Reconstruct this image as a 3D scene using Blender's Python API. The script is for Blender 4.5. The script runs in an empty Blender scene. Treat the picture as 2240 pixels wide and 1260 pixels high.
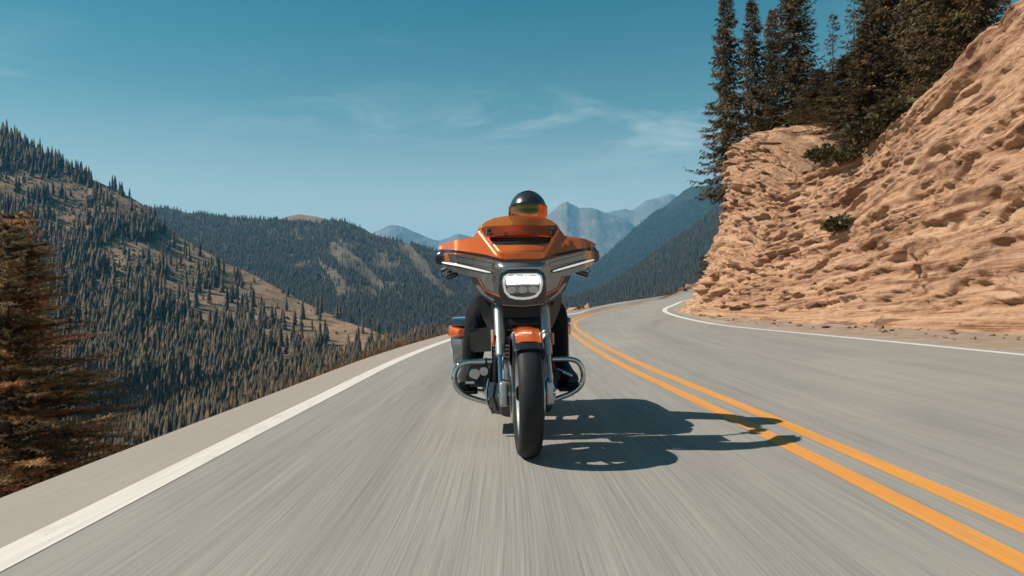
import bpy, bmesh, math, random
import numpy as np
from mathutils import Vector, Matrix, geometry
from math import radians, sin, cos, pi, sqrt

random.seed(7)
rng = np.random.default_rng(11)
scene = bpy.context.scene
COL = scene.collection

# ------------------------------------------------------------------ camera
H0 = 0.83                     # camera height above the road, metres
cam_data = bpy.data.cameras.new("camera")
cam_data.sensor_width = 36.0
cam_data.lens = 24.0
cam_data.shift_y = 0.0125
cam_data.clip_start = 0.05
cam_data.clip_end = 60000.0
cam = bpy.data.objects.new("camera", cam_data)
cam.location = (0, 0, H0)
cam.rotation_euler = (radians(90), 0, 0)
COL.objects.link(cam)
scene.camera = cam

# ------------------------------------------------------------------ sky, sun, exposure
SUN_EL = 42.3
SUN_DIR = Vector((-cos(radians(SUN_EL)) * 0.990, -cos(radians(SUN_EL)) * 0.05, sin(radians(SUN_EL)))).normalized()
world = bpy.data.worlds.new("World")
scene.world = world
world.use_nodes = True
nt = world.node_tree
nt.nodes.clear()
def wn(t, **k):
    n = nt.nodes.new(t)
    for a, b in k.items():
        setattr(n, a, b)
    return n
w_out = wn("ShaderNodeOutputWorld")
w_bg = wn("ShaderNodeBackground")
w_bg.inputs["Strength"].default_value = 0.055
sky = wn("ShaderNodeTexSky", sky_type="NISHITA")
sky.sun_disc = False
sky.sun_elevation = radians(SUN_EL)
sky.sun_rotation = math.atan2(SUN_DIR.x, SUN_DIR.y)
sky.altitude = 2800.0
sky.air_density = 1.0
sky.dust_density = 0.6
sky.ozone_density = 1.0
tint = wn("ShaderNodeMix", data_type="RGBA", blend_type="MULTIPLY")
tint.inputs[0].default_value = 1.0
tint.inputs[7].default_value = (0.15, 1.08, 0.85, 1)
nt.links.new(sky.outputs[0], tint.inputs[6])
# the air whitens evenly towards the horizon, all the way round
hsep = wn("ShaderNodeSeparateXYZ"); htc = wn("ShaderNodeTexCoord")
nt.links.new(htc.outputs["Generated"], hsep.inputs[0])
hr = wn("ShaderNodeValToRGB"); hr.color_ramp.interpolation = "B_SPLINE"
while len(hr.color_ramp.elements) < 5: hr.color_ramp.elements.new(0.5)
for e_, (p_, v_) in zip(hr.color_ramp.elements, ((0.0, 0.96), (0.10, 0.76), (0.18, 0.36), (0.27, 0.09), (0.42, 0.0))):
    e_.position = p_; e_.color = (v_, v_, v_, 1)
nt.links.new(hsep.outputs[2], hr.inputs[0])
hmix = wn("ShaderNodeMix", data_type="RGBA")
hmix.inputs[7].default_value = (11.6, 10.7, 9.2, 1)
nt.links.new(hr.outputs[0], hmix.inputs[0]); nt.links.new(tint.outputs[2], hmix.inputs[6])
# thin cirrus: noise on a flat layer high overhead (direction divided by its height)
geo = wn("ShaderNodeNewGeometry")
sep = wn("ShaderNodeSeparateXYZ")
tc = wn("ShaderNodeTexCoord")
nt.links.new(tc.outputs["Generated"], sep.inputs[0])
zc = wn("ShaderNodeMath", operation="MAXIMUM"); zc.inputs[1].default_value = 0.0
nt.links.new(sep.outputs[2], zc.inputs[0])
za = wn("ShaderNodeMath", operation="ADD"); za.inputs[1].default_value = 0.12
nt.links.new(zc.outputs[0], za.inputs[0])
dx = wn("ShaderNodeMath", operation="DIVIDE"); dy = wn("ShaderNodeMath", operation="DIVIDE")
nt.links.new(sep.outputs[0], dx.inputs[0]); nt.links.new(za.outputs[0], dx.inputs[1])
nt.links.new(sep.outputs[1], dy.inputs[0]); nt.links.new(za.outputs[0], dy.inputs[1])
comb = wn("ShaderNodeCombineXYZ")
nt.links.new(dx.outputs[0], comb.inputs[0]); nt.links.new(dy.outputs[0], comb.inputs[1])
mapc = wn("ShaderNodeMapping")
mapc.inputs["Rotation"].default_value = (0, 0, radians(24))
mapc.inputs["Scale"].default_value = (1.0, 1.5, 1)
mapc.inputs["Location"].default_value = (-11.0, 8.4, 0)
nt.links.new(comb.outputs[0], mapc.inputs[0])
cn1 = wn("ShaderNodeTexNoise"); cn1.inputs["Scale"].default_value = 1.5; cn1.inputs["Detail"].default_value = 7; cn1.inputs["Roughness"].default_value = 0.62; cn1.inputs["Distortion"].default_value = 1.1
cn2 = wn("ShaderNodeTexNoise"); cn2.inputs["Scale"].default_value = 0.55; cn2.inputs["Detail"].default_value = 2
nt.links.new(mapc.outputs[0], cn1.inputs[0]); nt.links.new(mapc.outputs[0], cn2.inputs[0])
cr1 = wn("ShaderNodeMapRange"); cr1.inputs[1].default_value = 0.49; cr1.inputs[2].default_value = 0.78
cr2 = wn("ShaderNodeMapRange"); cr2.inputs[1].default_value = 0.46; cr2.inputs[2].default_value = 0.66
nt.links.new(cn1.outputs[0], cr1.inputs[0]); nt.links.new(cn2.outputs[0], cr2.inputs[0])
cm = wn("ShaderNodeMath", operation="MULTIPLY"); nt.links.new(cr1.outputs[0], cm.inputs[0]); nt.links.new(cr2.outputs[0], cm.inputs[1])
cs = wn("ShaderNodeMath", operation="MULTIPLY"); cs.inputs[1].default_value = 0.72; cs.use_clamp = True
nt.links.new(cm.outputs[0], cs.inputs[0])
cmix = wn("ShaderNodeMix", data_type="RGBA")
cmix.inputs[7].default_value = (8.0, 9.0, 8.8, 1)
nt.links.new(cs.outputs[0], cmix.inputs[0]); nt.links.new(hmix.outputs[2], cmix.inputs[6])
nt.links.new(cmix.outputs[2], w_bg.inputs[0]); nt.links.new(w_bg.outputs[0], w_out.inputs[0])

sun_data = bpy.data.lights.new("sun", "SUN")
sun_data.energy = 5.0
sun_data.angle = radians(0.5)
sun_data.color = (1.0, 0.90, 0.77)
sun = bpy.data.objects.new("sun", sun_data)
sun.rotation_euler = SUN_DIR.to_track_quat("Z", "Y").to_euler()
sun.location = (-30, -8, 40)
COL.objects.link(sun)
vs = scene.view_settings
vs.view_transform = "Standard"; vs.look = "None"; vs.gamma = 1.0; vs.use_curve_mapping = False
vs.exposure = 0.65
scene.cycles.max_bounces = 8
scene.cycles.transparent_max_bounces = 12
scene.cycles.volume_bounces = 0

# ------------------------------------------------------------------ helpers
def tag(o, label=None, cat=None, group=None, kind=None):
    if label: o["label"] = label
    if cat: o["category"] = cat
    if group: o["group"] = group
    if kind: o["kind"] = kind
    return o

def thing(name, loc=(0, 0, 0), rot=(0, 0, 0)):
    o = bpy.data.objects.new(name, None)
    o.empty_display_size = 0.2
    o.location = loc; o.rotation_euler = rot
    COL.objects.link(o)
    return o

def link_mesh(name, me, mat, parent=None, smooth=False):
    if mat is not None and len(me.materials) == 0:
        me.materials.append(mat)
    if smooth:
        me.polygons.foreach_set("use_smooth", [True] * len(me.polygons))
    o = bpy.data.objects.new(name, me)
    COL.objects.link(o)
    if parent: o.parent = parent
    return o

def mesh_np(name, V, F, mat, parent=None, smooth=False, uv=None, col=None):
    """V (n,3) float array; F (m,3) or (m,4) int array"""
    V = np.asarray(V, dtype=np.float32); F = np.asarray(F, dtype=np.int32)
    me = bpy.data.meshes.new(name)
    k = F.shape[1]
    me.vertices.add(len(V)); me.vertices.foreach_set("co", V.ravel())
    me.loops.add(F.size); me.loops.foreach_set("vertex_index", F.ravel())
    me.polygons.add(len(F))
    me.polygons.foreach_set("loop_start", np.arange(0, F.size, k, dtype=np.int32))
    me.polygons.foreach_set("loop_total", np.full(len(F), k, dtype=np.int32))
    if smooth: me.polygons.foreach_set("use_smooth", np.ones(len(F), dtype=bool))
    if uv is not None:
        l = me.uv_layers.new(name="UVMap")
        l.data.foreach_set("uv", np.asarray(uv, dtype=np.float32)[F.ravel()].ravel())
    if col is not None:
        a = me.color_attributes.new("tint", "FLOAT_COLOR", "POINT")
        c4 = np.ones((len(V), 4), dtype=np.float32); c4[:, :3] = col
        a.data.foreach_set("color", c4.ravel())
    me.update(calc_edges=True)
    return link_mesh(name, me, mat, parent)

def grid_faces(nr, nc):
    i = np.arange(nr - 1)[:, None] * nc + np.arange(nc - 1)[None, :]
    i = i.ravel()
    return np.stack([i, i + 1, i + nc + 1, i + nc], axis=1)

# vectorised 3-D value noise
def _hash(ix, iy, iz, seed):
    h = (ix * 374761393 + iy * 668265263 + iz * 2147483647 + seed * 974711) & 0xFFFFFFFF
    h = ((h ^ (h >> 13)) * 1274126177) & 0xFFFFFFFF
    h = (h ^ (h >> 16)) & 0xFFFFFFFF
    return (h & 0xFFFFFF) / float(0xFFFFFF)
def vnoise(x, y, z, seed=0):
    x = np.asarray(x, float); y = np.asarray(y, float) + 0 * x; z = np.asarray(z, float) + 0 * x
    fx, fy, fz = np.floor(x), np.floor(y), np.floor(z)
    ix, iy, iz = fx.astype(np.int64), fy.astype(np.int64), fz.astype(np.int64)
    tx, ty, tz = x - fx, y - fy, z - fz
    tx = tx * tx * (3 - 2 * tx); ty = ty * ty * (3 - 2 * ty); tz = tz * tz * (3 - 2 * tz)
    r = 0
    for a in (0, 1):
        for b in (0, 1):
            for c in (0, 1):
                w = (tx if a else 1 - tx) * (ty if b else 1 - ty) * (tz if c else 1 - tz)
                r = r + w * _hash(ix + a, iy + b, iz + c, seed)
    return r * 2 - 1
def fbm(x, y, z=0.0, octs=4, seed=0, gain=0.5, ridged=False):
    s = 0; a = 1.0; f = 1.0; tot = 0
    for o in range(octs):
        n = vnoise(np.asarray(x) * f, np.asarray(y) * f, np.asarray(z) * f, seed + o * 17)
        if ridged: n = 1 - 2 * np.abs(n)
        s = s + a * n; tot += a
        a *= gain; f *= 2.03
    return s / tot

def spline(P, m):
    """Catmull-Rom through the rows of P, m steps per span"""
    P = np.asarray(P, float); n = len(P); out = []
    for i in range(n - 1):
        p0 = P[max(i - 1, 0)]; p1 = P[i]; p2 = P[i + 1]; p3 = P[min(i + 2, n - 1)]
        for k in range(m):
            t = k / m
            out.append(0.5 * ((2 * p1) + (-p0 + p2) * t + (2 * p0 - 5 * p1 + 4 * p2 - p3) * t * t + (-p0 + 3 * p1 - 3 * p2 + p3) * t ** 3))
    out.append(P[-1])
    return np.array(out)

# ------------------------------------------------------------------ materials
class N:
    """tiny node-graph helper"""
    def __init__(s, name):
        s.m = bpy.data.materials.new(name); s.m.use_nodes = True
        s.t = s.m.node_tree; s.b = s.t.nodes["Principled BSDF"]; s.o = s.t.nodes["Material Output"]
    def n(s, typ, ins=None, **k):
        x = s.t.nodes.new(typ)
        for a, b in k.items(): setattr(x, a, b)
        for a, b in (ins or {}).items():
            if hasattr(b, "is_output") or isinstance(b, bpy.types.NodeSocket): s.t.links.new(b, x.inputs[a])
            else: x.inputs[a].default_value = b
        return x
    def link(s, a, b): s.t.links.new(a, b)
    def set(s, **k):
        for a, b in k.items():
            key = a.replace("_", " ")
            if isinstance(b, bpy.types.NodeSocket): s.t.links.new(b, s.b.inputs[key])
            else: s.b.inputs[key].default_value = b
    def ramp(s, fac, stops, interp="LINEAR"):
        r = s.n("ShaderNodeValToRGB", {0: fac}); r.color_ramp.interpolation = interp
        e = r.color_ramp.elements
        while len(e) < len(stops): e.new(0.5)
        for q, (p, c) in zip(e, stops):
            q.position = p; q.color = (c[0], c[1], c[2], 1)
        return r.outputs[0]
    def noise(s, vec, scale, detail=4, rough=0.55, dist=0.0):
        return s.n("ShaderNodeTexNoise", {"Vector": vec, "Scale": scale, "Detail": detail, "Roughness": rough, "Distortion": dist}).outputs[0]
    def mapping(s, vec, scale=(1, 1, 1), loc=(0, 0, 0), rot=(0, 0, 0)):
        return s.n("ShaderNodeMapping", {"Vector": vec, "Scale": scale, "Location": loc, "Rotation": rot}).outputs[0]
    def mix(s, fac, a, b, blend="MIX"):
        return s.n("ShaderNodeMix", {0: fac, 6: a, 7: b}, data_type="RGBA", blend_type=blend).outputs[2]
    def bump(s, h, strength=0.4, dist=0.02):
        return s.n("ShaderNodeBump", {"Height": h, "Strength": strength, "Distance": dist}).outputs[0]

def rgba(c): return (c[0], c[1], c[2], 1)

def plain(name, col, rough=0.5, metal=0.0, coat=0.0, spec=0.5, var=0.12, scale=20.0, bump=0.0):
    """paint, metal, rubber, cloth: base colour with a little mottling"""
    g = N(name)
    tc = g.n("ShaderNodeTexCoord").outputs["Object"]
    nz = g.noise(tc, scale, 5, 0.6)
    c = g.ramp(nz, [(0.3, tuple(x * (1 - var) for x in col)), (0.7, tuple(min(1, x * (1 + var)) for x in col))])
    g.set(Base_Color=c, Roughness=rough, Metallic=metal, Coat_Weight=coat, Specular_IOR_Level=spec)
    g.b.inputs["Coat Roughness"].default_value = 0.04
    if bump: g.link(g.bump(nz, bump, 0.004), g.b.inputs["Normal"])
    return g.m

# asphalt: UV is metres across / metres along
def asphalt_material():
    g = N("asphalt")
    uv = g.n("ShaderNodeUVMap").outputs[0]
    obj = g.n("ShaderNodeTexCoord").outputs["Object"]
    streak = g.noise(g.mapping(uv, (26, 0.16, 1)), 1.0, 5, 0.65)
    streak2 = g.noise(g.mapping(uv, (5, 0.10, 1)), 1.0, 3, 0.6)
    fine = g.noise(g.mapping(uv, (130, 0.9, 1)), 1.0, 3, 0.7)
    patch = g.noise(g.mapping(uv, (0.55, 0.12, 1), (3, 1, 0)), 1.0, 3, 0.5)
    agg = g.noise(obj, 180.0, 2, 0.7)
    base = g.ramp(patch, [(0.3, (0.250, 0.238, 0.214)), (0.7, (0.315, 0.298, 0.266))])
    base = g.mix(0.50, base, g.ramp(streak, [(0.30, (0.08, 0.08, 0.085)), (0.72, (0.42, 0.40, 0.365))]))
    base = g.mix(0.38, base, g.ramp(streak2, [(0.34, (0.10, 0.10, 0.105)), (0.66, (0.30, 0.29, 0.26))]))
    base = g.mix(0.45, base, g.ramp(fine, [(0.30, (0.09, 0.09, 0.09)), (0.70, (0.40, 0.385, 0.35))]))
    base = g.mix(0.18, base, g.ramp(agg, [(0.35, (0.06, 0.06, 0.06)), (0.68, (0.40, 0.39, 0.37))]))
    # pale dusty shoulder outside the edge line (across < 0.45 m)
    sx = g.n("ShaderNodeSeparateXYZ", {0: uv}).outputs[0]
    sh = g.n("ShaderNodeMapRange", {0: sx, 1: 0.40, 2: 0.62, 3: 0.62, 4: 0.0}).outputs[0]
    base = g.mix(sh, base, (0.33, 0.275, 0.235, 1))
    # wheel paths: faintly polished darker bands that come and go along the lane
    wear = g.noise(g.mapping(uv, (0.8, 0.06, 1), (7, 2, 0)), 1.0, 3, 0.6)
    tot = None
    for cu, sg in ((1.35, 0.42), (2.75, 0.42), (5.2, 0.55), (7.3, 0.6)):
        dd = g.n("ShaderNodeMath", {0: sx, 1: cu}, operation="SUBTRACT").outputs[0]
        ab = g.n("ShaderNodeMath", {0: dd}, operation="ABSOLUTE").outputs[0]
        bnd = g.n("ShaderNodeMapRange", {0: ab, 1: 0.0, 2: sg, 3: 1.0, 4: 0.0}, interpolation_type="SMOOTHSTEP").outputs[0]
        tot = bnd if tot is None else g.n("ShaderNodeMath", {0: tot, 1: bnd}, operation="ADD").outputs[0]
    wm = g.n("ShaderNodeMath", {0: tot, 1: g.n("ShaderNodeMapRange", {0: wear, 1: 0.38, 2: 0.66, 3: 0.0, 4: 0.42}).outputs[0]}, operation="MULTIPLY").outputs[0]
    base = g.mix(wm, base, (0.13, 0.127, 0.122, 1))
    blot = g.noise(g.mapping(uv, (0.35, 0.22, 1), (1, 9, 0)), 1.0, 4, 0.6)
    base = g.mix(g.n("ShaderNodeMapRange", {0: blot, 1: 0.52, 2: 0.70, 3: 0.0, 4: 0.30}).outputs[0], base, (0.36, 0.335, 0.30, 1))
    g.set(Base_Color=base, Roughness=0.88, Specular_IOR_Level=0.25)
    h = g.mix(0.5, fine, agg)
    g.link(g.bump(h, 0.35, 0.006), g.b.inputs["Normal"])
    return g.m

def paint_line_material(name, a, b):
    g = N(name)
    uv = g.n("ShaderNodeUVMap").outputs[0]
    s = g.noise(g.mapping(uv, (40, 0.8, 1)), 1.0, 4, 0.65)
    w = g.noise(g.mapping(uv, (9, 3, 1)), 1.0, 5, 0.7)
    c = g.ramp(s, [(0.3, a), (0.7, b)])
    c = g.mix(g.n("ShaderNodeMapRange", {0: w, 1: 0.54, 2: 0.76, 3: 0.0, 4: 0.55}).outputs[0], c, (0.24, 0.23, 0.21, 1))
    g.set(Base_Color=c, Roughness=0.75)
    g.link(g.bump(w, 0.2, 0.003), g.b.inputs["Normal"])
    return g.m

def attr_tint(g, default=None):
    return g.n("ShaderNodeAttribute", attribute_name="tint").outputs[0]

def foliage_material(name, dark, light, scale=6.0, rough=0.75, transl=0.15, use_attr=True):
    g = N(name)
    obj = g.n("ShaderNodeTexCoord").outputs["Object"]
    nz = g.noise(obj, scale, 3, 0.6)
    c = g.ramp(nz, [(0.32, dark), (0.68, light)])
    if use_attr:
        c = g.mix(1.0, c, attr_tint(g), "MULTIPLY")
    else:
        r = g.n("ShaderNodeObjectInfo").outputs["Random"]
        c = g.mix(1.0, c, g.ramp(r, [(0, (0.7, 0.75, 0.8)), (0.5, (1, 1, 1)), (1, (1.35, 1.15, 0.9))]), "MULTIPLY")
    g.set(Base_Color=c, Roughness=rough, Specular_IOR_Level=0.2)
    if transl:
        tr = g.n("ShaderNodeBsdfTranslucent", {0: c})
        mx = g.n("ShaderNodeMixShader", {0: transl})
        g.link(g.b.outputs[0], mx.inputs[1]); g.link(tr.outputs[0], mx.inputs[2])
        g.link(mx.outputs[0], g.o.inputs[0])
    return g.m

def ground_material(name, stops, s1, s2, bump=0.5, bdist=0.3):
    g = N(name)
    obj = g.n("ShaderNodeTexCoord").outputs["Object"]
    a = g.noise(obj, s1, 6, 0.6); b = g.noise(obj, s2, 5, 0.65)
    f = g.mix(0.45, a, b)
    c = g.ramp(f, stops)
    g.set(Base_Color=c, Roughness=0.95, Specular_IOR_Level=0.1)
    g.link(g.bump(b, bump, bdist), g.b.inputs["Normal"])
    return g.m

M = {}
M["asphalt"] = asphalt_material()
M["white_line"] = paint_line_material("white_road_paint", (0.50, 0.465, 0.43), (0.64, 0.60, 0.555))
M["yellow_line"] = paint_line_material("yellow_road_paint", (0.50, 0.205, 0.038), (0.62, 0.275, 0.058))
M["spruce"] = foliage_material("spruce_needles", (0.014, 0.019, 0.014), (0.140, 0.093, 0.050), 0.12)
M["spruce_obj"] = foliage_material("spruce_needles_single", (0.014, 0.019, 0.014), (0.140, 0.093, 0.050), 0.3, use_attr=False)
M["spruce_near"] = foliage_material("spruce_sprays", (0.028, 0.028, 0.015), (0.165, 0.115, 0.062), 0.9, transl=0.2)
M["spruce_road"] = foliage_material("spruce_roadside_needles", (0.07, 0.058, 0.036), (0.50, 0.37, 0.25), 5.0, transl=0.42)
M["bark"] = plain("bark", (0.07, 0.05, 0.038), 0.95, var=0.4, scale=8, bump=0.8)
M["meadow"] = ground_material("meadow_hill", [(0.30, (0.075, 0.055, 0.036)), (0.46, (0.17, 0.112, 0.068)), (0.60, (0.30, 0.19, 0.115)), (0.8, (0.40, 0.28, 0.19))], 0.012, 0.09, 0.8, 3.0)
M["wood_floor"] = ground_material("forest_hill", [(0.35, (0.06, 0.052, 0.036)), (0.50, (0.12, 0.092, 0.06)), (0.64, (0.22, 0.16, 0.105)), (0.8, (0.33, 0.26, 0.19))], 0.006, 0.05, 0.8, 4.0)
M["dark_floor"] = ground_material("dark_forest_hill", [(0.35, (0.016, 0.022, 0.018)), (0.6, (0.035, 0.038, 0.028)), (0.8, (0.06, 0.055, 0.04))], 0.006, 0.03, 0.8, 6.0)
M["far_rock"] = ground_material("far_rock", [(0.3, (0.09, 0.085, 0.075)), (0.5, (0.17, 0.15, 0.13)), (0.7, (0.29, 0.26, 0.23))], 0.0012, 0.006, 1.0, 30.0)
M["valley"] = ground_material("valley_floor", [(0.35, (0.05, 0.045, 0.03)), (0.7, (0.16, 0.12, 0.08))], 0.01, 0.2)
M["dirt"] = ground_material("dirt", [(0.30, (0.12, 0.075, 0.05)), (0.5, (0.26, 0.17, 0.115)), (0.72, (0.36, 0.27, 0.20))], 1.2, 14.0, 0.7, 0.05)
M["gravel"] = ground_material("gravel", [(0.30, (0.16, 0.12, 0.09)), (0.5, (0.29, 0.22, 0.17)), (0.72, (0.40, 0.34, 0.29))], 2.0, 30.0, 0.8, 0.03)

def cliff_material():
    g = N("cliff_rock")
    uv = g.n("ShaderNodeUVMap").outputs[0]
    sh_ = g.n("ShaderNodeMapping", {"Vector": uv, "Rotation": (0, 0, radians(3))}).outputs[0]
    big = g.noise(g.mapping(sh_, (0.13, 0.55, 1)), 1.0, 4, 0.6, 0.5)
    band = g.noise(g.mapping(sh_, (0.17, 2.9, 1)), 1.0, 6, 0.72, 0.35)
    fine = g.noise(g.mapping(sh_, (0.8, 14.0, 1)), 1.0, 5, 0.72, 0.2)
    dots = g.noise(g.mapping(sh_, (0.55, 1.7, 1), (4, 2, 0)), 1.0, 3, 0.55, 0.3)
    f = g.mix(0.45, band, fine)
    c = g.ramp(f, [(0.34, (0.060, 0.024, 0.018)), (0.43, (0.24, 0.115, 0.068)), (0.50, (0.47, 0.275, 0.168)), (0.66, (0.63, 0.44, 0.31))])
    mr = lambda x, lo, hi, v: g.n("ShaderNodeMapRange", {0: x, 1: lo, 2: hi, 3: 0.0, 4: v}).outputs[0]
    c = g.mix(mr(big, 0.52, 0.67, 0.55), c, (0.19, 0.095, 0.062, 1))
    c = g.mix(mr(dots, 0.57, 0.67, 0.82), c, (0.085, 0.034, 0.025, 1))
    pale = g.noise(g.mapping(sh_, (0.22, 0.8, 1), (9, 4, 0)), 1.0, 5, 0.7)
    c = g.mix(mr(pale, 0.60, 0.72, 0.50), c, (0.53, 0.43, 0.35, 1))
    g.set(Base_Color=c, Roughness=0.95, Specular_IOR_Level=0.12)
    obj = g.n("ShaderNodeTexCoord").outputs["Object"]
    grit = g.noise(obj, 5.0, 8, 0.72)
    c = g.mix(0.20, c, g.ramp(grit, [(0.32, (0.07, 0.03, 0.022)), (0.5, (0.33, 0.20, 0.125)), (0.70, (0.62, 0.45, 0.32))]))
    g.set(Base_Color=c)
    b1 = g.bump(f, 0.7, 0.07)
    bn = g.n("ShaderNodeBump", {"Height": grit, "Strength": 0.9, "Distance": 0.16, "Normal": b1}).outputs[0]
    g.link(bn, g.b.inputs["Normal"])
    return g.m
M["cliff"] = cliff_material()
def stone_material():
    g = N("loose_stone")
    obj = g.n("ShaderNodeTexCoord").outputs["Object"]
    r = g.n("ShaderNodeObjectInfo").outputs["Random"]
    nz = g.noise(obj, 3.0, 5, 0.7)
    c = g.ramp(nz, [(0.3, (0.17, 0.09, 0.057)), (0.7, (0.42, 0.27, 0.18))])
    c = g.mix(1.0, c, g.ramp(r, [(0, (0.45, 0.36, 0.33)), (0.5, (0.9, 0.87, 0.85)), (1, (1.1, 1.1, 1.12))]), "MULTIPLY")
    g.set(Base_Color=c, Roughness=0.95, Specular_IOR_Level=0.1)
    g.link(g.bump(nz, 0.6, 0.05), g.b.inputs["Normal"])
    return g.m
M["stone"] = stone_material()
# ================================================================== ROAD
LE = [(-2.6,-10,0),(-2.2,0,0),(-2.15,5,0),(-2.1,10,0),(-1.8,15,0),(-1.05,21,.03),(0.4,27,.15),(2.3,31.5,.31),(4.6,38,.5),(7.2,46,.72),(13.1,58,1.30),(20.8,72,2.35),(42,92,3.6)]
YC = [(1.6,-10,0),(1.74,0,0),(1.71,4.3,0),(1.55,9.3,0),(1.6,15,0),(1.84,21,0),(2.3,26,.02),(3.3,31,.12),(4.7,36,.25),(7.2,43,.46),(9.9,50,.73),(19.3,67,1.83),(42,82,3.2)]
RW = [(8.6,-10,0),(8.3,0,0),(8.1,5,0),(7.87,10.5,0),(7.55,16,0),(7.16,21.4,0),(7.1,25,.03),(7.25,30.5,.18),(8.15,36.5,.33),(9.9,42,.55),(14.1,52,1.02),(24,63,1.9),(44,74,3.0)]
SUB = 14
le, yc, rw = spline(LE, SUB), spline(YC, SUB), spline(RW, SUB)
def unit(v): return v / np.linalg.norm(v, axis=-1, keepdims=True)
lu = unit(yc - le); ru = unit(rw - yc)
ns = len(le)
along = np.concatenate([[0], np.cumsum(np.linalg.norm(np.diff(yc, axis=0), axis=1))])
re_ = rw + ru * 0.55
def strip(name, cols, us, mat, parent=None, dz=0.0):
    """a sheet through several polylines; us = metres across"""
    V = np.stack(cols, axis=1); nc = V.shape[1]
    V = V.reshape(-1, 3).copy(); V[:, 2] += dz
    U = np.stack([np.stack([np.broadcast_to(u, ns), along], axis=1) for u in us], axis=1).reshape(-1, 2)
    F = grid_faces(ns, nc)
    return mesh_np(name, V, F, mat, parent, uv=U)
wl = np.linalg.norm(yc - le, axis=1); wr = np.linalg.norm(re_ - yc, axis=1)
cols, us = [], []
for k in range(5):
    cols.append(le + (yc - le) * (k / 4)); us.append(wl * k / 4)
for k in range(1, 7):
    cols.append(yc + (re_ - yc) * (k / 6)); us.append(wl + wr * k / 6)
road = strip("road", cols, us, M["asphalt"])
tag(road, kind="structure")
def line(name, c, u, w, mat, c0=0):
    o = strip(name, [c - u * w / 2, c + u * w / 2], [c0 - w / 2, c0 + w / 2], mat, road, 0.0022)
    return o
lw = le + lu * 0.52
line("edge_line", lw, lu, 0.15, M["white_line"], 0.52)
line("edge_line", rw, ru, 0.25, M["white_line"], 7.0)
line("centre_line", yc - lu * 0.135, lu, 0.125, M["yellow_line"], 3.5)
line("centre_line", yc + ru * 0.135, ru, 0.125, M["yellow_line"], 3.8)

# verge and embankment falling away on the valley side
down = np.array([0, 0, -1.0])
prof = [(0.0, -0.004), (0.06, -0.05), (0.35, -0.35), (2.0, -1.9), (8, -8.0), (40, -36.0), (120, -100.0)]
cols = []
for o, z in prof:
    n_ = lu.copy(); n_[:, 2] = 0; n_ = unit(n_)
    p = le - n_ * o
    p[:, 2] = le[:, 2] + z + (0.12 * fbm(p[:, 0] * 1.1, p[:, 1] * 1.1, seed=3) if 0.3 < o < 10 else 0)
    if o > 30: p[:, 2] += 0
    cols.append(p)
emb = strip("embankment", cols, [-a for a, b in prof], M["dirt"])
tag(emb, kind="structure")

# ================================================================== CLIFF
BASE = [(11.6,0,0),(11.2,6,0),(10.9,12,0),(10.2,17,0),(9.3,22,0.02),(8.35,27,.1),(7.95,31.5,.22),(8.95,36.6,.36),(10.9,41.5,.6),(15,51,1.1),(25,61.6,1.95)]
bs = spline(BASE, 130)
tl = np.gradient(bs, axis=0); tl[:, 2] = 0; tl = unit(tl)
nrm = np.stack([tl[:, 1], -tl[:, 0], 0 * tl[:, 0]], axis=1)      # points into the hill
# smooth the inward direction so that inner rows do not fold
def smooth(a, k):
    ker = np.ones(k) / k
    return np.stack([np.convolve(np.pad(a[:, i], (k // 2, k - 1 - k // 2), mode="edge"), ker, mode="valid") for i in range(a.shape[1])], axis=1)
nrm = unit(smooth(nrm, 300))
bs_s = np.concatenate([[0], np.cumsum(np.linalg.norm(np.diff(bs, axis=0), axis=1))])
# profile blends from the leaning near face to the steep nose
yb = bs[:, 1]
nose = np.clip(1 - np.abs(yb - 33.0) / 8.0, 0, 1); nose = nose * nose * (3 - 2 * nose)
near_prof = np.array([(0,0),(0.7,0.45),(1.4,1.25),(2.0,2.5),(2.7,4.2),(3.4,6.2),(4.0,8.0),(4.5,9.0),(6.0,9.3),(11,9.8),(26,11.5)])
nose_prof = np.array([(0,0),(0.8,0.50),(1.35,1.3),(1.75,2.6),(2.0,4.2),(2.35,6.0),(2.65,7.6),(3.2,8.5),(4.5,8.7),(9,8.9),(22,10.0)])
NV = 240
tv = np.linspace(0, 1, NV) ** 1.0
def prof_eval(pr):
    d = np.concatenate([[0], np.cumsum(np.linalg.norm(np.diff(pr, axis=0), axis=1))])
    # most rows on the visible face
    u = np.where(tv < 0.86, tv / 0.86 * d[8], d[8] + (tv - 0.86) / 0.14 * (d[-1] - d[8]))
    return np.interp(u, d, pr[:, 0]), np.interp(u, d, pr[:, 1]), u
on, zn, un = prof_eval(near_prof); oo, zo, uo = prof_eval(nose_prof)
ys_ = np.interp(yb, [0, 16, 20, 24, 28.5, 30.5, 32.5], [1.16, 1.14, .98, .72, .66, .88, 1.0])[:, None]
O = on[None, :] * (1 - nose[:, None]) + oo[None, :] * nose[:, None]
Z = zn[None, :] * (1 - nose[:, None]) + zo[None, :] * nose[:, None]
S = np.repeat(bs_s[:, None], NV, axis=1); Vv = np.repeat(un[None, :], len(bs), axis=0)
P = bs[:, None, :] + nrm[:, None, :] * O[..., None]
P[..., 2] = bs[:, None, 2] + Z * ys_
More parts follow.
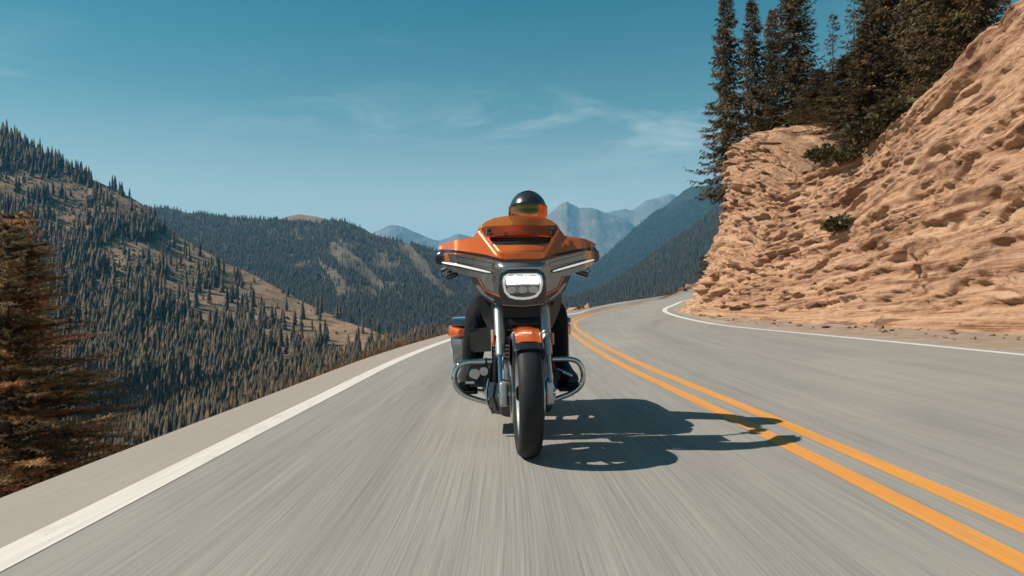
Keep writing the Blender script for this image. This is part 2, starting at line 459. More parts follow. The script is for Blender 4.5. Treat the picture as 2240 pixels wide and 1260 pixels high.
# relief: big buttresses, ledges running with the road, broken blocks
face = np.clip(Vv / 1.6, 0, 1) * np.clip((14 - Vv) / 3, 0.35, 1)
def facets(a, b, seed, kk=14.0):
    """broken rock: every cell of a jittered grid is a tilted flat block; returns height and closeness to a joint"""
    ia, ib = np.floor(a).astype(np.int64), np.floor(b).astype(np.int64)
    best = np.full(a.shape, 9.0); sec = np.full(a.shape, 9.0); num = np.zeros(a.shape); den = np.zeros(a.shape)
    for da in (-1, 0, 1):
        for db in (-1, 0, 1):
            ca, cb = ia + da, ib + db
            jx = _hash(ca, cb, 0 * ca + 1, seed); jy = _hash(ca, cb, 0 * ca + 2, seed)
            ox, oy = a - (ca + jx), b - (cb + jy)
            d = np.sqrt(ox * ox + oy * oy)
            hh = (_hash(ca, cb, 0 * ca + 3, seed) - .5) + (_hash(ca, cb, 0 * ca + 4, seed) - .5) * 1.3 * ox + (_hash(ca, cb, 0 * ca + 5, seed) - .62) * 1.5 * oy
            w = np.exp(-kk * d); num += w * hh; den += w
            near = d < best
            sec = np.where(near, best, np.minimum(sec, d)); best = np.where(near, d, best)
    return num / den, np.clip((sec - best) / 0.22, 0, 1)
wa = S + 0.8 * fbm(S * .5, Vv * .5, 1.3, 3, 15); wb = Vv + 0.5 * fbm(S * .6, Vv * .6, 4.3, 3, 16) + 0.16 * S
big = fbm(S * 0.26, Vv * 0.30, 3.1, 3, 5)
# near part: beds drawn out along the road; towards the nose: broken blocks
blk = np.clip((yb - 24.0) / 5.0, 0, 1)[:, None]
f1, j1 = facets(wa * 0.42, wb * 0.75, 3, 22.0)
f2, j2 = facets(wa * 1.05, wb * 1.9, 4)
f3, j3 = facets(wa * 2.4, wb * 4.0, 6, 11.0)
e1, k1 = facets(wa * 0.16, wb * 0.85, 13, 20.0)
e2, k2 = facets(wa * 0.30, wb * 2.2, 14, 18.0)
e3, k3 = facets(wa * 0.75, wb * 4.6, 16, 13.0)
rubble = np.clip(0.55 + 0.9 * fbm(S * .35, Vv * .4, 8.1, 2, 55), 0, 1)
pocket = np.clip(fbm(S * 0.55, Vv * 1.3, 5.5, 2, 88) - 0.30, 0, 1)
g2, l2 = facets(wa * 0.8 + 3.3, wb * 1.35 + 1.1, 24, 24.0)
f4, j4 = facets(wa * 4.2, wb * 5.6, 29, 9.0)
d_blk = 0.62 * f1 - 0.20 * (1 - j1) + (0.42 * f2 - 0.15 * (1 - j2)) * (0.45 + .75 * rubble) + (0.26 * f3 - 0.08 * (1 - j3)) * (0.4 + rubble) + 0.12 * f4 * (.4 + rubble)
d_bed = 0.46 * e1 - 0.16 * (1 - k1) + 0.20 * g2 - 0.06 * (1 - l2) + (0.36 * e2 - 0.15 * (1 - k2)) * (0.4 + .8 * rubble) + (0.24 * e3 - 0.09 * (1 - k3)) * (0.4 + rubble) + (0.09 * f3 - 0.03 * (1 - j3) + 0.09 * f4) * (.25 + rubble) - 1.6 * pocket
disp = face * (0.75 * big + 0.78 * d_blk * blk + 0.62 * d_bed * (1 - blk) + 0.07 * f4 + 0.06 * f3) + 0.035 * fbm(S * 3, Vv * 7, 0, 3, 9)
outn = -nrm[:, None, :] * 1.0 + np.array([0, 0, 0.05])[None, None, :]
P = P + outn * disp[..., None]
crest_bump = np.clip((Vv - 8.5) / 2, 0, 1)
P[..., 2] += crest_bump * 0.7 * fbm(S * 0.5, Vv * 0.5, 2.2, 3, 91)
cliff = mesh_np("cliff", P.reshape(-1, 3), grid_faces(len(bs), NV), M["cliff"], uv=np.stack([S.ravel(), Vv.ravel()], axis=1))
tag(cliff, kind="structure")
CL_P = P
def cliff_at(x, y):
    """height of the cliff sheet nearest to (x, y)"""
    d = (CL_P[..., 0] - x) ** 2 + (CL_P[..., 1] - y) ** 2
    i = np.unravel_index(np.argmin(d), d.shape)
    return CL_P[i][2]

# gravel shoulder between the asphalt and the foot of the cliff
gi = np.linspace(0, 1, ns)
def resample(poly, n):
    s_ = np.concatenate([[0], np.cumsum(np.linalg.norm(np.diff(poly, axis=0), axis=1))])
    t_ = np.linspace(0, s_[-1], n)
    return np.stack([np.interp(t_, s_, poly[:, i]) for i in range(3)], axis=1)
bsr = np.stack([np.interp(np.linspace(0, len(bs) - 1, ns), np.arange(len(bs)), bs[:, i]) for i in range(3)], axis=1)
nr_ = np.stack([np.interp(np.linspace(0, len(bs) - 1, ns), np.arange(len(bs)), nrm[:, i]) for i in range(3)], axis=1)
foot = bsr + nr_ * 0.9
a0 = re_ - ru * 0.05
sh_cols = []
for k, t in enumerate(np.linspace(0, 1, 9)):
    p = a0 + (foot - a0) * t
    p[:, 2] += (0.02 * fbm(p[:, 0] * 1.5, p[:, 1] * 1.5, seed=8) + 0.035) * (1 if 0 < k else 0) + t * t * 0.12 - (0.012 if k == 0 else 0)
    sh_cols.append(p)
sh = strip("gravel_shoulder", sh_cols, list(np.linspace(0, 3, 9)), M["gravel"]); tag(sh, kind="structure")

# loose stones: on the shoulder and standing out of the face
def hull_mesh(name, seed, n=11):
    r_ = random.Random(seed); bm = bmesh.new()
    for i in range(n):
        v = Vector((r_.gauss(0, 1), r_.gauss(0, 1), r_.gauss(0, 1))).normalized() * r_.uniform(0.7, 1.05)
        bm.verts.new((v.x * 1.25, v.y * 0.9, v.z * 0.7))
    r = bmesh.ops.convex_hull(bm, input=bm.verts)
    me = bpy.data.meshes.new(name); bm.to_mesh(me); bm.free()
    me.materials.append(M["stone"]); return me
stones = [hull_mesh("stone", s) for s in range(8)]
fl = CL_P.reshape(-1, 3); fv = Vv.ravel(); fy = fl[:, 1]
cand = np.where((fv > 0.2) & (fv < 10.5) & (fy > 5) & (fy < 38))[0]
rs = random.Random(5)
for k in range(170):
    i = int(cand[rs.randrange(len(cand))])
    lowr = fv[i] < 2.2
    s = rs.uniform(0.07, 0.22) if lowr else rs.uniform(0.08, 0.24)
    o = bpy.data.objects.new("stone", stones[rs.randrange(8)])
    o.location = fl[i] + np.array([0.6 * s, 0, 0.0])
    o.rotation_euler = (rs.uniform(-.5, .5), rs.uniform(-.5, .5), radians(96) + rs.uniform(-.5, .5))
    o.scale = (s * rs.uniform(1, 1.7), s, s * rs.uniform(.6, 1))
    COL.objects.link(o); o.parent = cliff
for k in range(230):
    j = rs.randrange(int(ns * 0.12), int(ns * 0.62)); t = 1 - rs.random() ** 1.6 * 0.8
    p = a0[j] + (foot[j] - a0[j]) * t
    s = rs.uniform(0.02, 0.06) if rs.random() < .75 else rs.uniform(0.06, 0.15)
    o = bpy.data.objects.new("stone", stones[rs.randrange(8)])
    o.location = (p[0], p[1], p[2] + 0.05 + t * t * 0.12)
    o.rotation_euler = (rs.uniform(-.4, .4), rs.uniform(-.4, .4), rs.uniform(0, 6.28))
    o.scale = (s, s, s * .8)
    COL.objects.link(o); o.parent = sh

# ================================================================== HILLS AND MOUNTAINS
K = 1493.3
def hill(name, px0, px1, ridge, bottom, d0, d1, mat, nc=160, nr=60, rough=0.0, rough_scale=1.0, back=0.35, seed=0, pw=1.0, ridged=False):
    """sheet rising from a near foot (depth d0) to a far ridge (depth d1).
    ridge / bottom / d0 / d1 are tables over bearing (px = 1120 + 1493 * x / y)"""
    px = np.linspace(px0, px1, nc)
    f = lambda tab: np.interp(px, [a for a, b in tab], [b for a, b in tab]) if isinstance(tab, (list, tuple)) else np.full(nc, float(tab))
    R, B, D0, D1 = f(ridge), f(bottom), f(d0), f(d1)
    t = np.linspace(0, 1, nr)[:, None]
    py = B + (R - B) * t
    D = D0 * (D1 / D0) ** (t ** pw)
    X = (px[None, :] - 1120) / K * D
    Zz = H0 + (658 - py) / K * D
    if rough:
        amp = rough * np.sin(np.clip(t, 0, 1) * pi * 0.5 + 0.0) * D
        L = D1.mean() * 0.09 * rough_scale
        nz = fbm(X / L, D / L, 0.3 + seed, 6, seed, 0.52, ridged)
        Zz = Zz + amp * nz
    V = [np.stack([X, D, Zz], axis=-1)]
    last = V[0][-1]
    for k, (q, dz) in enumerate(((1.06, 0.03), (1.2, 0.25), (1.45, 1.0))):
        p = last.copy(); p[:, :2] *= q
        p[:, 2] = last[:, 2] - (np.abs(last[:, 2]) + 0.06 * last[:, 1]) * dz
        V.append(p[None])
    V = np.concatenate(V, axis=0)
    o = mesh_np(name, V.reshape(-1, 3), grid_faces(V.shape[0], nc), mat, smooth=True)
    tag(o, kind="structure")
    return dict(obj=o, px=px, R=R, B=B, V=V[:nr], nr=nr, nc=nc)

vf = mesh_np("ground", [(-11000, -2500, -260), (11000, -2500, -260), (11000, 12500, -260), (-11000, 12500, -260)], [(0, 1, 2, 3)], M["valley"])
tag(vf, kind="structure")

ROADY = [(-600,1330),(0,1094),(357,953),(700,822),(822,776),(892,753),(986,729),(1243,681),(1353,662),(1458,646),(1551,624),(1700,600)]
ridgeA = [(-600,60),(-200,190),(-60,248),(0,282),(60,312),(125,350),(190,388),(250,412),(310,446),(345,478),(385,512),(440,548),(560,604),(650,655),(750,700),(830,733),(900,752),(1010,760),(1150,765)]
botA = [(-600,1500),(0,1240),(357,1080),(700,940),(830,880),(1000,830),(1150,800)]
hA = hill("near_hillside", -600, 1150, ridgeA, botA, [(-600,210),(0,260),(400,330),(800,430),(1150,520)], [(-600,1150),(0,1080),(310,1000),(560,880),(830,720),(1150,640)], M["meadow"], 260, 110, 0.006, 0.5, seed=2)
ridgeB = [(100,430),(310,450),(400,462),(470,470),(560,476),(640,480),(700,486),(750,484),(790,500),(830,518),(890,533),(950,548),(1000,575),(1060,610),(1130,640),(1220,655)]
botB = [(100,640),(440,700),(700,800),(830,860),(1000,830),(1220,760)]
hB = hill("mid_ridge", 100, 1220, ridgeB, botB, [(100,1400),(440,1250),(830,900),(1220,800)], [(100,2500),(640,2300),(830,2200),(1220,2100)], M["wood_floor"], 260, 90, 0.008, 0.8, seed=4)
ridgeE = [(1150,672),(1250,655),(1330,625),(1400,575),(1500,508),(1570,450),(1620,415),(1700,350),(1900,180)]
hE = hill("right_slope", 1150, 1900, ridgeE, [(1150,760),(1400,720),(1900,720)], [(1150,1150),(1900,900)], [(1150,1500),(1400,2000),(1900,2100)], M["dark_floor"], 140, 80, 0.006, 0.6, seed=6)
ridgeD = [(1130,665),(1180,650),(1270,604),(1330,562),(1400,500),(1450,462),(1472,440),(1500,427),(1570,401),(1650,375),(1900,290)]
hD = hill("blue_slope", 1130, 1900, ridgeD, [(1130,740),(1900,740)], [(1130,2200),(1900,2100)], [(1130,3300),(1472,4600),(1900,4800)], M["dark_floor"], 160, 90, 0.012, 0.9, seed=8, ridged=True)
ridgeC1 = [(600,560),(700,545),(760,530),(800,516),(822,506),(838,497),(852,493),(866,494),(880,500),(905,510),(935,520),(960,527),(985,519),(1005,515),(1040,526),(1100,540),(1200,560)]
hC1 = hill("distant_peak", 600, 1250, ridgeC1, 720, 6000, 9500, M["far_rock"], 220, 80, 0.013, 1.1, seed=10, ridged=True)
ridgeC2 = [(1060,560),(1120,540),(1165,505),(1195,483),(1215,462),(1228,451),(1240,448),(1255,455),(1268,461),(1288,458),(1305,461),(1330,474),(1370,490),(1450,540),(1600,600)]
hC2 = hill("distant_peak", 1060, 1600, ridgeC2, 720, 5200, 8200, M["far_rock"], 220, 80, 0.009, 1.0, seed=12, ridged=True)
ridgeC3 = [(1250,500),(1320,476),(1345,470),(1365,464),(1385,462),(1405,450),(1430,436),(1455,430),(1480,432),(1520,440),(1650,470)]
hC3 = hill("distant_peak", 1250, 1650, ridgeC3, 700, 6500, 9800, M["far_rock"], 180, 80, 0.008, 0.8, seed=14, ridged=True)
hF = hill("bald_knoll", 540, 800, [(540,500),(600,484),(630,472),(655,468),(690,474),(730,484),(800,500)], 640, 2600, 3300, M["meadow"], 80, 30, 0.002, 0.6, seed=16)

# ================================================================== FOREST
def sample_hill(h, n, dens, rs_):
    """random points on a hill sheet, with bearing px and apparent row"""
    c = rs_.random(n) * (h["nc"] - 1.001); r = rs_.random(n) * (h["nr"] - 1.001)
    i, j = r.astype(int), c.astype(int); a, b = (r - i)[:, None], (c - j)[:, None]
    V = h["V"]
    p = (V[i, j] * (1 - a) + V[i + 1, j] * a) * (1 - b) + (V[i, j + 1] * (1 - a) + V[i + 1, j + 1] * a) * b
    px = 1120 + K * p[:, 0] / p[:, 1]; py = 658 - K * (p[:, 2] - H0) / p[:, 1]
    t = r / (h["nr"] - 1)
    keep = rs_.random(n) < dens(px, py, t, p)
    return p[keep], px[keep], py[keep], t[keep]

def forest(name, P, Ht, Wd, tiers, sides, mat, cols, seed):
    """every tree a stack of ragged cones; all of them one mesh"""
    rs_ = np.random.default_rng(seed); n = len(P)
    A = np.linspace(0, 2 * pi, sides, endpoint=False)
    Vs, Fs, Cs = [], [], []
    off = 0
    rot = rs_.random(n) * 6.28
    for k in range(tiers):
        f0 = k / tiers
        zb = (0.06 + 0.90 * f0) * Ht; zt = np.minimum(zb + Ht * (1.9 / tiers + 0.06), Ht)
        rad = Wd * (1 - f0) ** 0.8 * (0.85 + 0.3 * rs_.random(n))
        ap = P.copy(); ap[:, 2] += zt
        jit = (0.62 + 0.55 * rs_.random((n, sides)))
        rr = rad[:, None] * jit
        ang = A[None, :] + rot[:, None] + k * 0.7 + 0.25 * (rs_.random((n, sides)) - .5)
        ring = np.empty((n, sides, 3))
        ring[..., 0] = P[:, None, 0] + rr * np.cos(ang)
        ring[..., 1] = P[:, None, 1] + rr * np.sin(ang)
        ring[..., 2] = P[:, None, 2] + zb[:, None] - (jit - 0.62) * Ht[:, None] * 0.05
        V = np.concatenate([ap[:, None, :], ring], axis=1).reshape(-1, 3)
        b = (np.arange(n) * (sides + 1))[:, None] + off
        q = np.arange(sides)[None, :]
        F = np.stack([np.broadcast_to(b, (n, sides)), b + 1 + q, b + 1 + (q + 1) % sides], axis=-1).reshape(-1, 3)
        Vs.append(V); Fs.append(F); Cs.append(np.repeat(cols, sides + 1, axis=0)); off += len(V)
    return mesh_np(name, np.concatenate(Vs), np.concatenate(Fs), mat, col=np.concatenate(Cs))

def tree_cols(n, rs_, warmth=1.0):
    base = np.array([[1.0, 1.0, 1.0]]) * (0.6 + 0.8 * rs_.random((n, 1)))
    warm = rs_.random((n, 1)) ** 2 * warmth
    return base * (np.array([[0.85, 0.98, 1.08]]) * (1 - warm) + np.array([[1.55, 1.12, 0.75]]) * warm)

fr = np.random.default_rng(3)
def densA(px, py, t, p):
    n = fbm(p[:, 0] / 45.0, p[:, 1] / 90.0, 0.5, 3, 31)
    n2 = fbm(p[:, 0] / 160.0, p[:, 1] / 160.0, 0.1, 2, 37)
    rdg = np.interp(px, [a for a, b in ridgeA], [b for a, b in ridgeA])
    dr = py - rdg                                             # how far below the crest
    d = np.full(len(px), 1.0)
    # open meadow strip along the crest of the spur and bare upper slope
    strip_w = np.interp(px, [330, 420, 560, 700, 800, 860, 920], [0, 62, 118, 122, 90, 50, 0])
    d = np.where((px > 330) & (dr < strip_w), np.where(n > 0.24, 0.5, 0.012), d)
    d = np.where((px > 200) & (px < 330) & (dr < 40), np.where(n > 0.0, 0.30, 0.02), d)
    bare = (px > -100) & (px < 560) & (dr > 26) & (dr < np.interp(px, [-100, 0, 300, 560], [130, 150, 190, 130]))
    d = np.where(bare, np.where(n + 0.6 * n2 > -0.06, 1.0, 0.06), d)
    d = np.where((~bare) & (n + 0.5 * n2 < -0.30) & (dr > 60), 0.12, d)
    pat = (px > 560) & (px < 640) & (dr > 120) & (dr < 200)
    d = np.where(pat & (n < 0.1), 0.05, d)
    return d
pA, pxA, pyA, tA = sample_hill(hA, 46000, densA, fr)
edge = np.interp(pxA, [a for a, b in ROADY], [b for a, b in ROADY])
HtA = (9 + 21 * fr.random(len(pA)) ** 1.25) * np.interp(tA, [0, .35, 1], [1.2, 1.0, 0.85])
toppy = pyA - K * HtA / pA[:, 1]
vis = (toppy < edge - 4) & (pxA > -120)
pA, pxA, pyA, tA, HtA, toppy, edge = [q[vis] for q in (pA, pxA, pyA, tA, HtA, toppy, edge)]
size = K * HtA / pA[:, 1]
shown = np.minimum(pyA, edge) - toppy
inframe = (pxA > 170) & (pxA < 985) & (shown > 22)
score = np.where(inframe, shown, -1)
order = np.argsort(-score)
pick = order[:300]
rest = np.setdiff1d(np.arange(len(pA)), pick)
WdA = HtA * (0.135 + 0.06 * fr.random(len(pA)))
tag(forest("near_forest", pA[rest] - np.array([0, 0, 0.4]), HtA[rest], WdA[rest], 8, 7, M["spruce"], tree_cols(len(rest), fr), 5),
    "dense spruce forest covering the left hillside across the valley", "forest", kind="stuff")

# low dark scrub on the open upper slope
pS, pxS, pyS, tS = sample_hill(hA, 30000, lambda px, py, t, p: np.where((px < 700) & (py - np.interp(px, [a for a, b in ridgeA], [b for a, b in ridgeA]) < np.interp(px, [-100, 300, 420, 480], [190, 200, 60, 0])) & (fbm(p[:, 0] / 22.0, p[:, 1] / 55.0, 0.7, 3, 131) + .25 * (px < 330) > -0.02), 0.9, 0.03), fr)
HS = 1.2 + 2.6 * fr.random(len(pS)) ** 2
tag(forest("hillside_scrub", pS, HS, HS * (.55 + .4 * fr.random(len(pS))), 2, 5, M["spruce"], tree_cols(len(pS), fr, .6) * 0.8, 9),
    "low dark scrub scattered over the open upper left hillside", "scrub", kind="stuff")

def ragged_spruce(name, seed):
    """single spruce, unit height, star-shaped ragged tiers on a tapered trunk"""
    r_ = random.Random(seed); V, F = [], []
    tiers, sides = 15, 10
    for i in range(5):
        a = i * 2 * pi / 5; V.append((0.012 * cos(a), 0.012 * sin(a), -0.03))
    V.append((0, 0, 0.97))
    for i in range(5): F.append((i, (i + 1) % 5, 5))
    for k in range(tiers):
        f0 = k / tiers; zb = 0.07 + 0.87 * f0; zt = min(zb + 0.15, 1.0)
        R = 0.165 * (1 - f0) ** 0.85 * r_.uniform(.8, 1.15) + 0.006
        b = len(V); V.append((r_.uniform(-.004, .004), r_.uniform(-.004, .004), zt)); ph = r_.random() * 6
        for s in range(sides):
            q = (1.15 if s % 2 == 0 else 0.55) * r_.uniform(.75, 1.2); a = ph + s * 2 * pi / sides + r_.uniform(-.2, .2)
            V.append((R * q * cos(a), R * q * sin(a), zb - 0.035 * (q - .5) + r_.uniform(-.012, .012)))
        for s in range(sides): F.append((b, b + 1 + s, b + 1 + (s + 1) % sides))
    me = bpy.data.meshes.new(name); me.from_pydata(V, [], F); me.materials.append(M["spruce_obj"]); return me
rag = [ragged_spruce("spruce_tree", 50 + i) for i in range(7)]
for n_, i in enumerate(pick):
    o = bpy.data.objects.new("spruce_tree", rag[n_ % 7])
    o.location = pA[i] - np.array([0, 0, 0.3]); h = float(HtA[i]); w = h * random.uniform(.85, 1.15)
    o.scale = (w, w, h); o.rotation_euler = (random.uniform(-.03, .03), random.uniform(-.03, .03), random.uniform(0, 6.28))
    COL.objects.link(o)
    dr_ = pyA[i] - np.interp(pxA[i], [a for a, b in ridgeA], [b for a, b in ridgeA])
    if pxA[i] > 330 and dr_ < 118: tag(o, "spruce standing on the open tan meadow of the left hillside spur", "tree", "spruces on the tan meadow")
    elif pxA[i] < 420: tag(o, "tall narrow spruce in the dense stand right of the brown roadside spruce", "tree", "tall spruces right of the roadside spruce")
    elif pxA[i] < 700: tag(o, "tall narrow spruce in the dense stand below the tan meadow", "tree", "tall spruces below the tan meadow")
    else: tag(o, "tall narrow spruce close behind the curving road edge left of the motorcycle", "tree", "tall spruces behind the road edge")

def densB(px, py, t, p):
    n = fbm(p[:, 0] / 110.0, p[:, 1] / 200.0, 0.5, 3, 61)
    d = np.where(n < -0.28, 0.25, 1.0)
    # open scree streaks on the right-hand shoulder of the ridge
    a = (px - 700) / 260.0; streak = fbm((px + (py - 560) * -1.1) / 26.0, (px + py) / 160.0, 0.2, 3, 66)
    d = np.where((px > 720) & (px < 1060) & (py > 530) & (py < 650) & (streak > 0.08), 0.06, d)
    d = np.where((px > 640) & (px < 800) & (py > 560) & (py < 620) & (streak > 0.30), 0.10, d)
    return d
pB, pxB, pyB, tB = sample_hill(hB, 48000, densB, fr)
ra = np.interp(pxB, [a for a, b in ridgeA], [b for a, b in ridgeA])
keep = (pyB - K * 17 / pB[:, 1] < ra) & (pyB - 30 < np.interp(pxB, [a for a, b in ROADY], [b for a, b in ROADY]))
pB = pB[keep]
HB = 10 + 9 * fr.random(len(pB))
tag(forest("mid_forest", pB - np.array([0, 0, 0.5]), HB, HB * (0.12 + .05 * fr.random(len(pB))), 4, 6, M["spruce"], tree_cols(len(pB), fr, .35) * 0.62, 6),
    "dense spruce forest on the middle ridge behind the meadow", "forest", kind="stuff")
def densE(px, py, t, p):
    n = fbm(p[:, 0] / 60.0, p[:, 1] / 110.0, 0.5, 3, 71)
    return np.where(n < -0.36, 0.08, 1.0)
pE, pxE, pyE, tE = sample_hill(hE, 16000, densE, fr)
keep = (pxE < 1680) & (pyE - 40 < np.interp(pxE, [a for a, b in ROADY], [b for a, b in ROADY]))
pE = pE[keep]
HE = 10 + 8 * fr.random(len(pE))
tag(forest("right_forest", pE - np.array([0, 0, 0.5]), HE, HE * (0.12 + .05 * fr.random(len(pE))), 4, 6, M["spruce"], tree_cols(len(pE), fr, .3) * 0.6, 7),
    "dark spruce forest on the slope beyond the bend", "forest", kind="stuff")
pD, pxD, pyD, tD = sample_hill(hD, 34000, lambda px, py, t, p: np.where((px > 1455) & (px < 1545) & (py < 462 - (px - 1470) * .55), 0.03, 1.0), fr)
keep = (pxD < 1680) & (pyD - 20 < np.interp(pxD, [a for a, b in ridgeE], [b for a, b in ridgeE]))
pD = pD[keep]
HD = 13 + 9 * fr.random(len(pD))
tag(forest("far_forest", pD - np.array([0, 0, 0.5]), HD, HD * 0.2, 2, 5, M["spruce"], tree_cols(len(pD), fr, .2) * 0.5, 8),
    "distant blue forested mountainside right of the rider", "forest", kind="stuff")

# ================================================================== VERGE
M["dry_grass"] = foliage_material("dry_grass", (0.08, 0.045, 0.024), (0.24, 0.15, 0.08), 3.0, transl=0.3)
gl_V, gl_C = [], []
for k in range(3600):
    i = fr.integers(int(SUB * 2.6), int(SUB * 11.6)); f_ = fr.random()
    e_ = le[i] * (1 - f_) + le[i + 1] * f_; n_ = -lu[i]; n_ = np.array([n_[0], n_[1], 0]); n_ /= np.linalg.norm(n_)
    cl_ = vnoise(np.array([e_[0] * .9]), np.array([e_[1] * .45]), 0.0, 5)[0]
    o_ = 0.05 + fr.random() ** 1.5 * 0.9
    p = e_ + n_ * o_; p[2] -= 0.9 * max(0, o_ - .05)
    h = (0.04 + 0.12 * fr.random()) * (1.0 + 1.3 * max(0, cl_)) * (0.15 if cl_ < .0 else 1) * np.interp(e_[1], [8, 16, 40, 70], [.35, .65, 1.2, 2.0]) + .7 * max(0, o_ - .05)
    a = fr.random() * 6.28; w = 0.012 * np.interp(e_[1], [8, 30, 70], [.8, 1.6, 3.2]); s_ = np.array([np.cos(a), np.sin(a), 0])
    tp = p + np.array([fr.normal() * .25 * h, fr.normal() * .25 * h, h])
    gl_V += [p - s_ * w, p + s_ * w, tp]; c_ = np.array([1.0, .8, .6]) * (.6 + .7 * fr.random()) if fr.random() < .75 else np.array([1.0, .62, .42])
    gl_C += [c_] * 3
gr_ = mesh_np("verge_grass", np.array(gl_V), np.arange(len(gl_V)).reshape(-1, 3), M["dry_grass"], col=np.array(gl_C))
tag(gr_, "dry brown grass along the valley edge of the road", "grass", kind="stuff")
# ================================================================== TREES ON THE CLIFF
def sprays(P, D, L, W, rs_, sag=0.25):
    """kite-shaped needle sprays: P start, D unit direction, L length, W width"""
    n = len(P)
    up = rs_.normal(size=(n, 3)); side = np.cross(D, up); side = side / (np.linalg.norm(side, axis=1, keepdims=True) + 1e-9)
    mid = P + D * (L * 0.45)[:, None]
    tip = P + D * L[:, None]; tip[:, 2] -= sag * L
    a = mid + side * W[:, None]; b = mid - side * W[:, None]
    V = np.stack([P, a, tip, b], axis=1).reshape(-1, 3)
    F = np.arange(n * 4).reshape(n, 4)
    return V, F

def spruce(name, H, R, seed, dz=0.26, per=8, step=0.075, sl=(0.18, 0.38), sparse=0.0, low=0.08, tone=(1, 1, 1)):
    """returns (trunk mesh, crown mesh)"""
    rs_ = np.random.default_rng(seed); r_ = random.Random(seed)
    PP, DD, LL, CC = [], [], [], []
    z = H * low
    while z < H * 0.985:
        f = z / H
        nb = max(4, int(per * (1.1 - 0.4 * f)))
        for b in range(nb):
            if r_.random() < sparse: continue
            a = r_.uniform(0, 6.283)
            L = (R * (1 - f) ** 0.72 + 0.10) * r_.uniform(0.55, 1.12)
            if r_.random() < 0.06: L *= 1.3
            rise = r_.uniform(-0.55, -0.15) + 0.9 * max(0, f - 0.55)
            m = max(4, int(L / step))
            t = (np.arange(m) + rs_.random(m)) / m
            t = np.concatenate([t, 0.6 + 0.4 * rs_.random(m // 2 + 1)])
            m = len(t)
            rad = L * t
            drop = rise * rad + 0.22 * L * t ** 3 * 1.2
            x = np.cos(a) * rad; y = np.sin(a) * rad; zz = z + drop
            P = np.stack([x, y, zz], axis=1) + rs_.normal(scale=0.025, size=(m, 3))
            aa = a + rs_.normal(scale=0.75, size=m)
            D = np.stack([np.cos(aa), np.sin(aa), rs_.uniform(-0.75, 0.12, m)], axis=1)
            D /= np.linalg.norm(D, axis=1, keepdims=True)
            PP.append(P); DD.append(D); LL.append(rs_.uniform(sl[0], sl[1], m) * (0.55 + 0.45 * (1 - t) + 0.1))
            c = np.array(tone) * r_.uniform(0.55, 1.35)
            w = r_.random() ** 2
            c = c * (np.array([0.9, 1.0, 1.0]) * (1 - w) + np.array([1.5, 1.1, 0.8]) * w)
            CC.append(np.repeat(c[None], m, axis=0))
        z += dz * r_.uniform(0.7, 1.3) * (1 - 0.45 * f)
    P, D, L, C = np.concatenate(PP), np.concatenate(DD), np.concatenate(LL), np.concatenate(CC)
    V, F = sprays(P, D, L, L * 0.15, rs_)
    crown = mesh_np("crown", V, F, M["spruce_near"], col=np.repeat(C, 4, axis=0))
    # trunk
    tv_, tf_ = [], []
    for k in range(9):
        q = k / 8
        for s in range(8):
            a = s * pi / 4
            rr = max(0.008, 0.011 * H * (1 - q) + 0.01)
            tv_.append((rr * cos(a) + 0.02 * sin(q * 9), rr * sin(a), -0.4 + (H + 0.3) * q))
    for k in range(8):
        for s in range(8):
            tf_.append((k * 8 + s, k * 8 + (s + 1) % 8, k * 8 + 8 + (s + 1) % 8, k * 8 + 8 + s))
    trunk = mesh_np("trunk", tv_, tf_, M["bark"], smooth=True)
    return trunk, crown

def put_tree(name, parts, loc, rz, scale, label, cat="tree", group=None, first=True):
    t = thing(name, loc, (0, 0, rz)); t.scale = scale
    for p in parts:
        o = p if first else p.copy()
        if not first: COL.objects.link(o)
        o.parent = t
    tag(t, label, cat, group)
    return t

sp1 = spruce("s1", 12.0, 1.75, 101, per=10, dz=.22)
sp2 = spruce("s2", 12.0, 2.3, 102, per=12, dz=.22)
sp3 = spruce("s3", 12.0, 1.5, 103, sparse=0.45, per=6)
protos = [sp1, sp2, sp3]; used = [True, True, True]
G = "spruces standing on top of the cliff"
cl_trees = [   # proto, px, depth, top row, label
    (0, 1588, 37.0, -25, "leftmost narrow spruce leaning over the end of the cliff"),
    (0, 1645, 39.5, -6, "narrow spruce second from the left end of the cliff top"),
    (1, 1735, 36.5, -95, "broad bushy spruce rising behind the rock knob of the cliff"),
    (2, 1822, 47.0, 22, "thin sparse spruce with a bare trunk against the sky above the cliff"),
    (2, 1868, 46.0, -45, "tall sparse spruce between the thin one and the broad brown ones"),
    (1, 1945, 31.0, -190, "broad brown-lit spruce above the middle of the cliff crest"),
    (1, 2040, 27.0, -320, "dark spruce right of the brown-lit one on the cliff crest"),
    (0, 2135, 24.0, -380, "rightmost dark spruce at the top edge above the cliff"),
    (0, 1690, 44.0, 15, "slim spruce half hidden behind the bushy one on the cliff"),
    (0, 1905, 38.0, -120, "dark spruce squeezed behind the broad brown-lit one"),
    (1, 1792, 34.0, 150, "young spruce standing low beside the rock knob on the cliff"),
    (1, 1850, 30.5, 120, "young bushy spruce on the dip of the cliff crest"),
    (1, 1900, 28.5, 40, "bushy spruce with low branches on the rising cliff crest"),
    (1, 2085, 25.0, -300, "dark spruce second from the right above the cliff"),
    (1, 1990, 35.0, -170, "shaded spruce filling the gap behind the crest trees"),
]
for k, (pr, px, d, top, lab) in enumerate(cl_trees):
    x = (px - 1120) / K * d
    zt = H0 + (658 - top) / K * d
    zb = float(cliff_at(x, d)) - 0.15
    if px < 1600: zb = min(zb, 6.2)
    s = (zt - zb) / 12.0
    put_tree("cliff_spruce", protos[pr], (x, d, zb), random.uniform(0, 6.28), (max(.85, s * .92), max(.85, s * .92), s), lab, "tree", G, used[pr])
    used[pr] = False

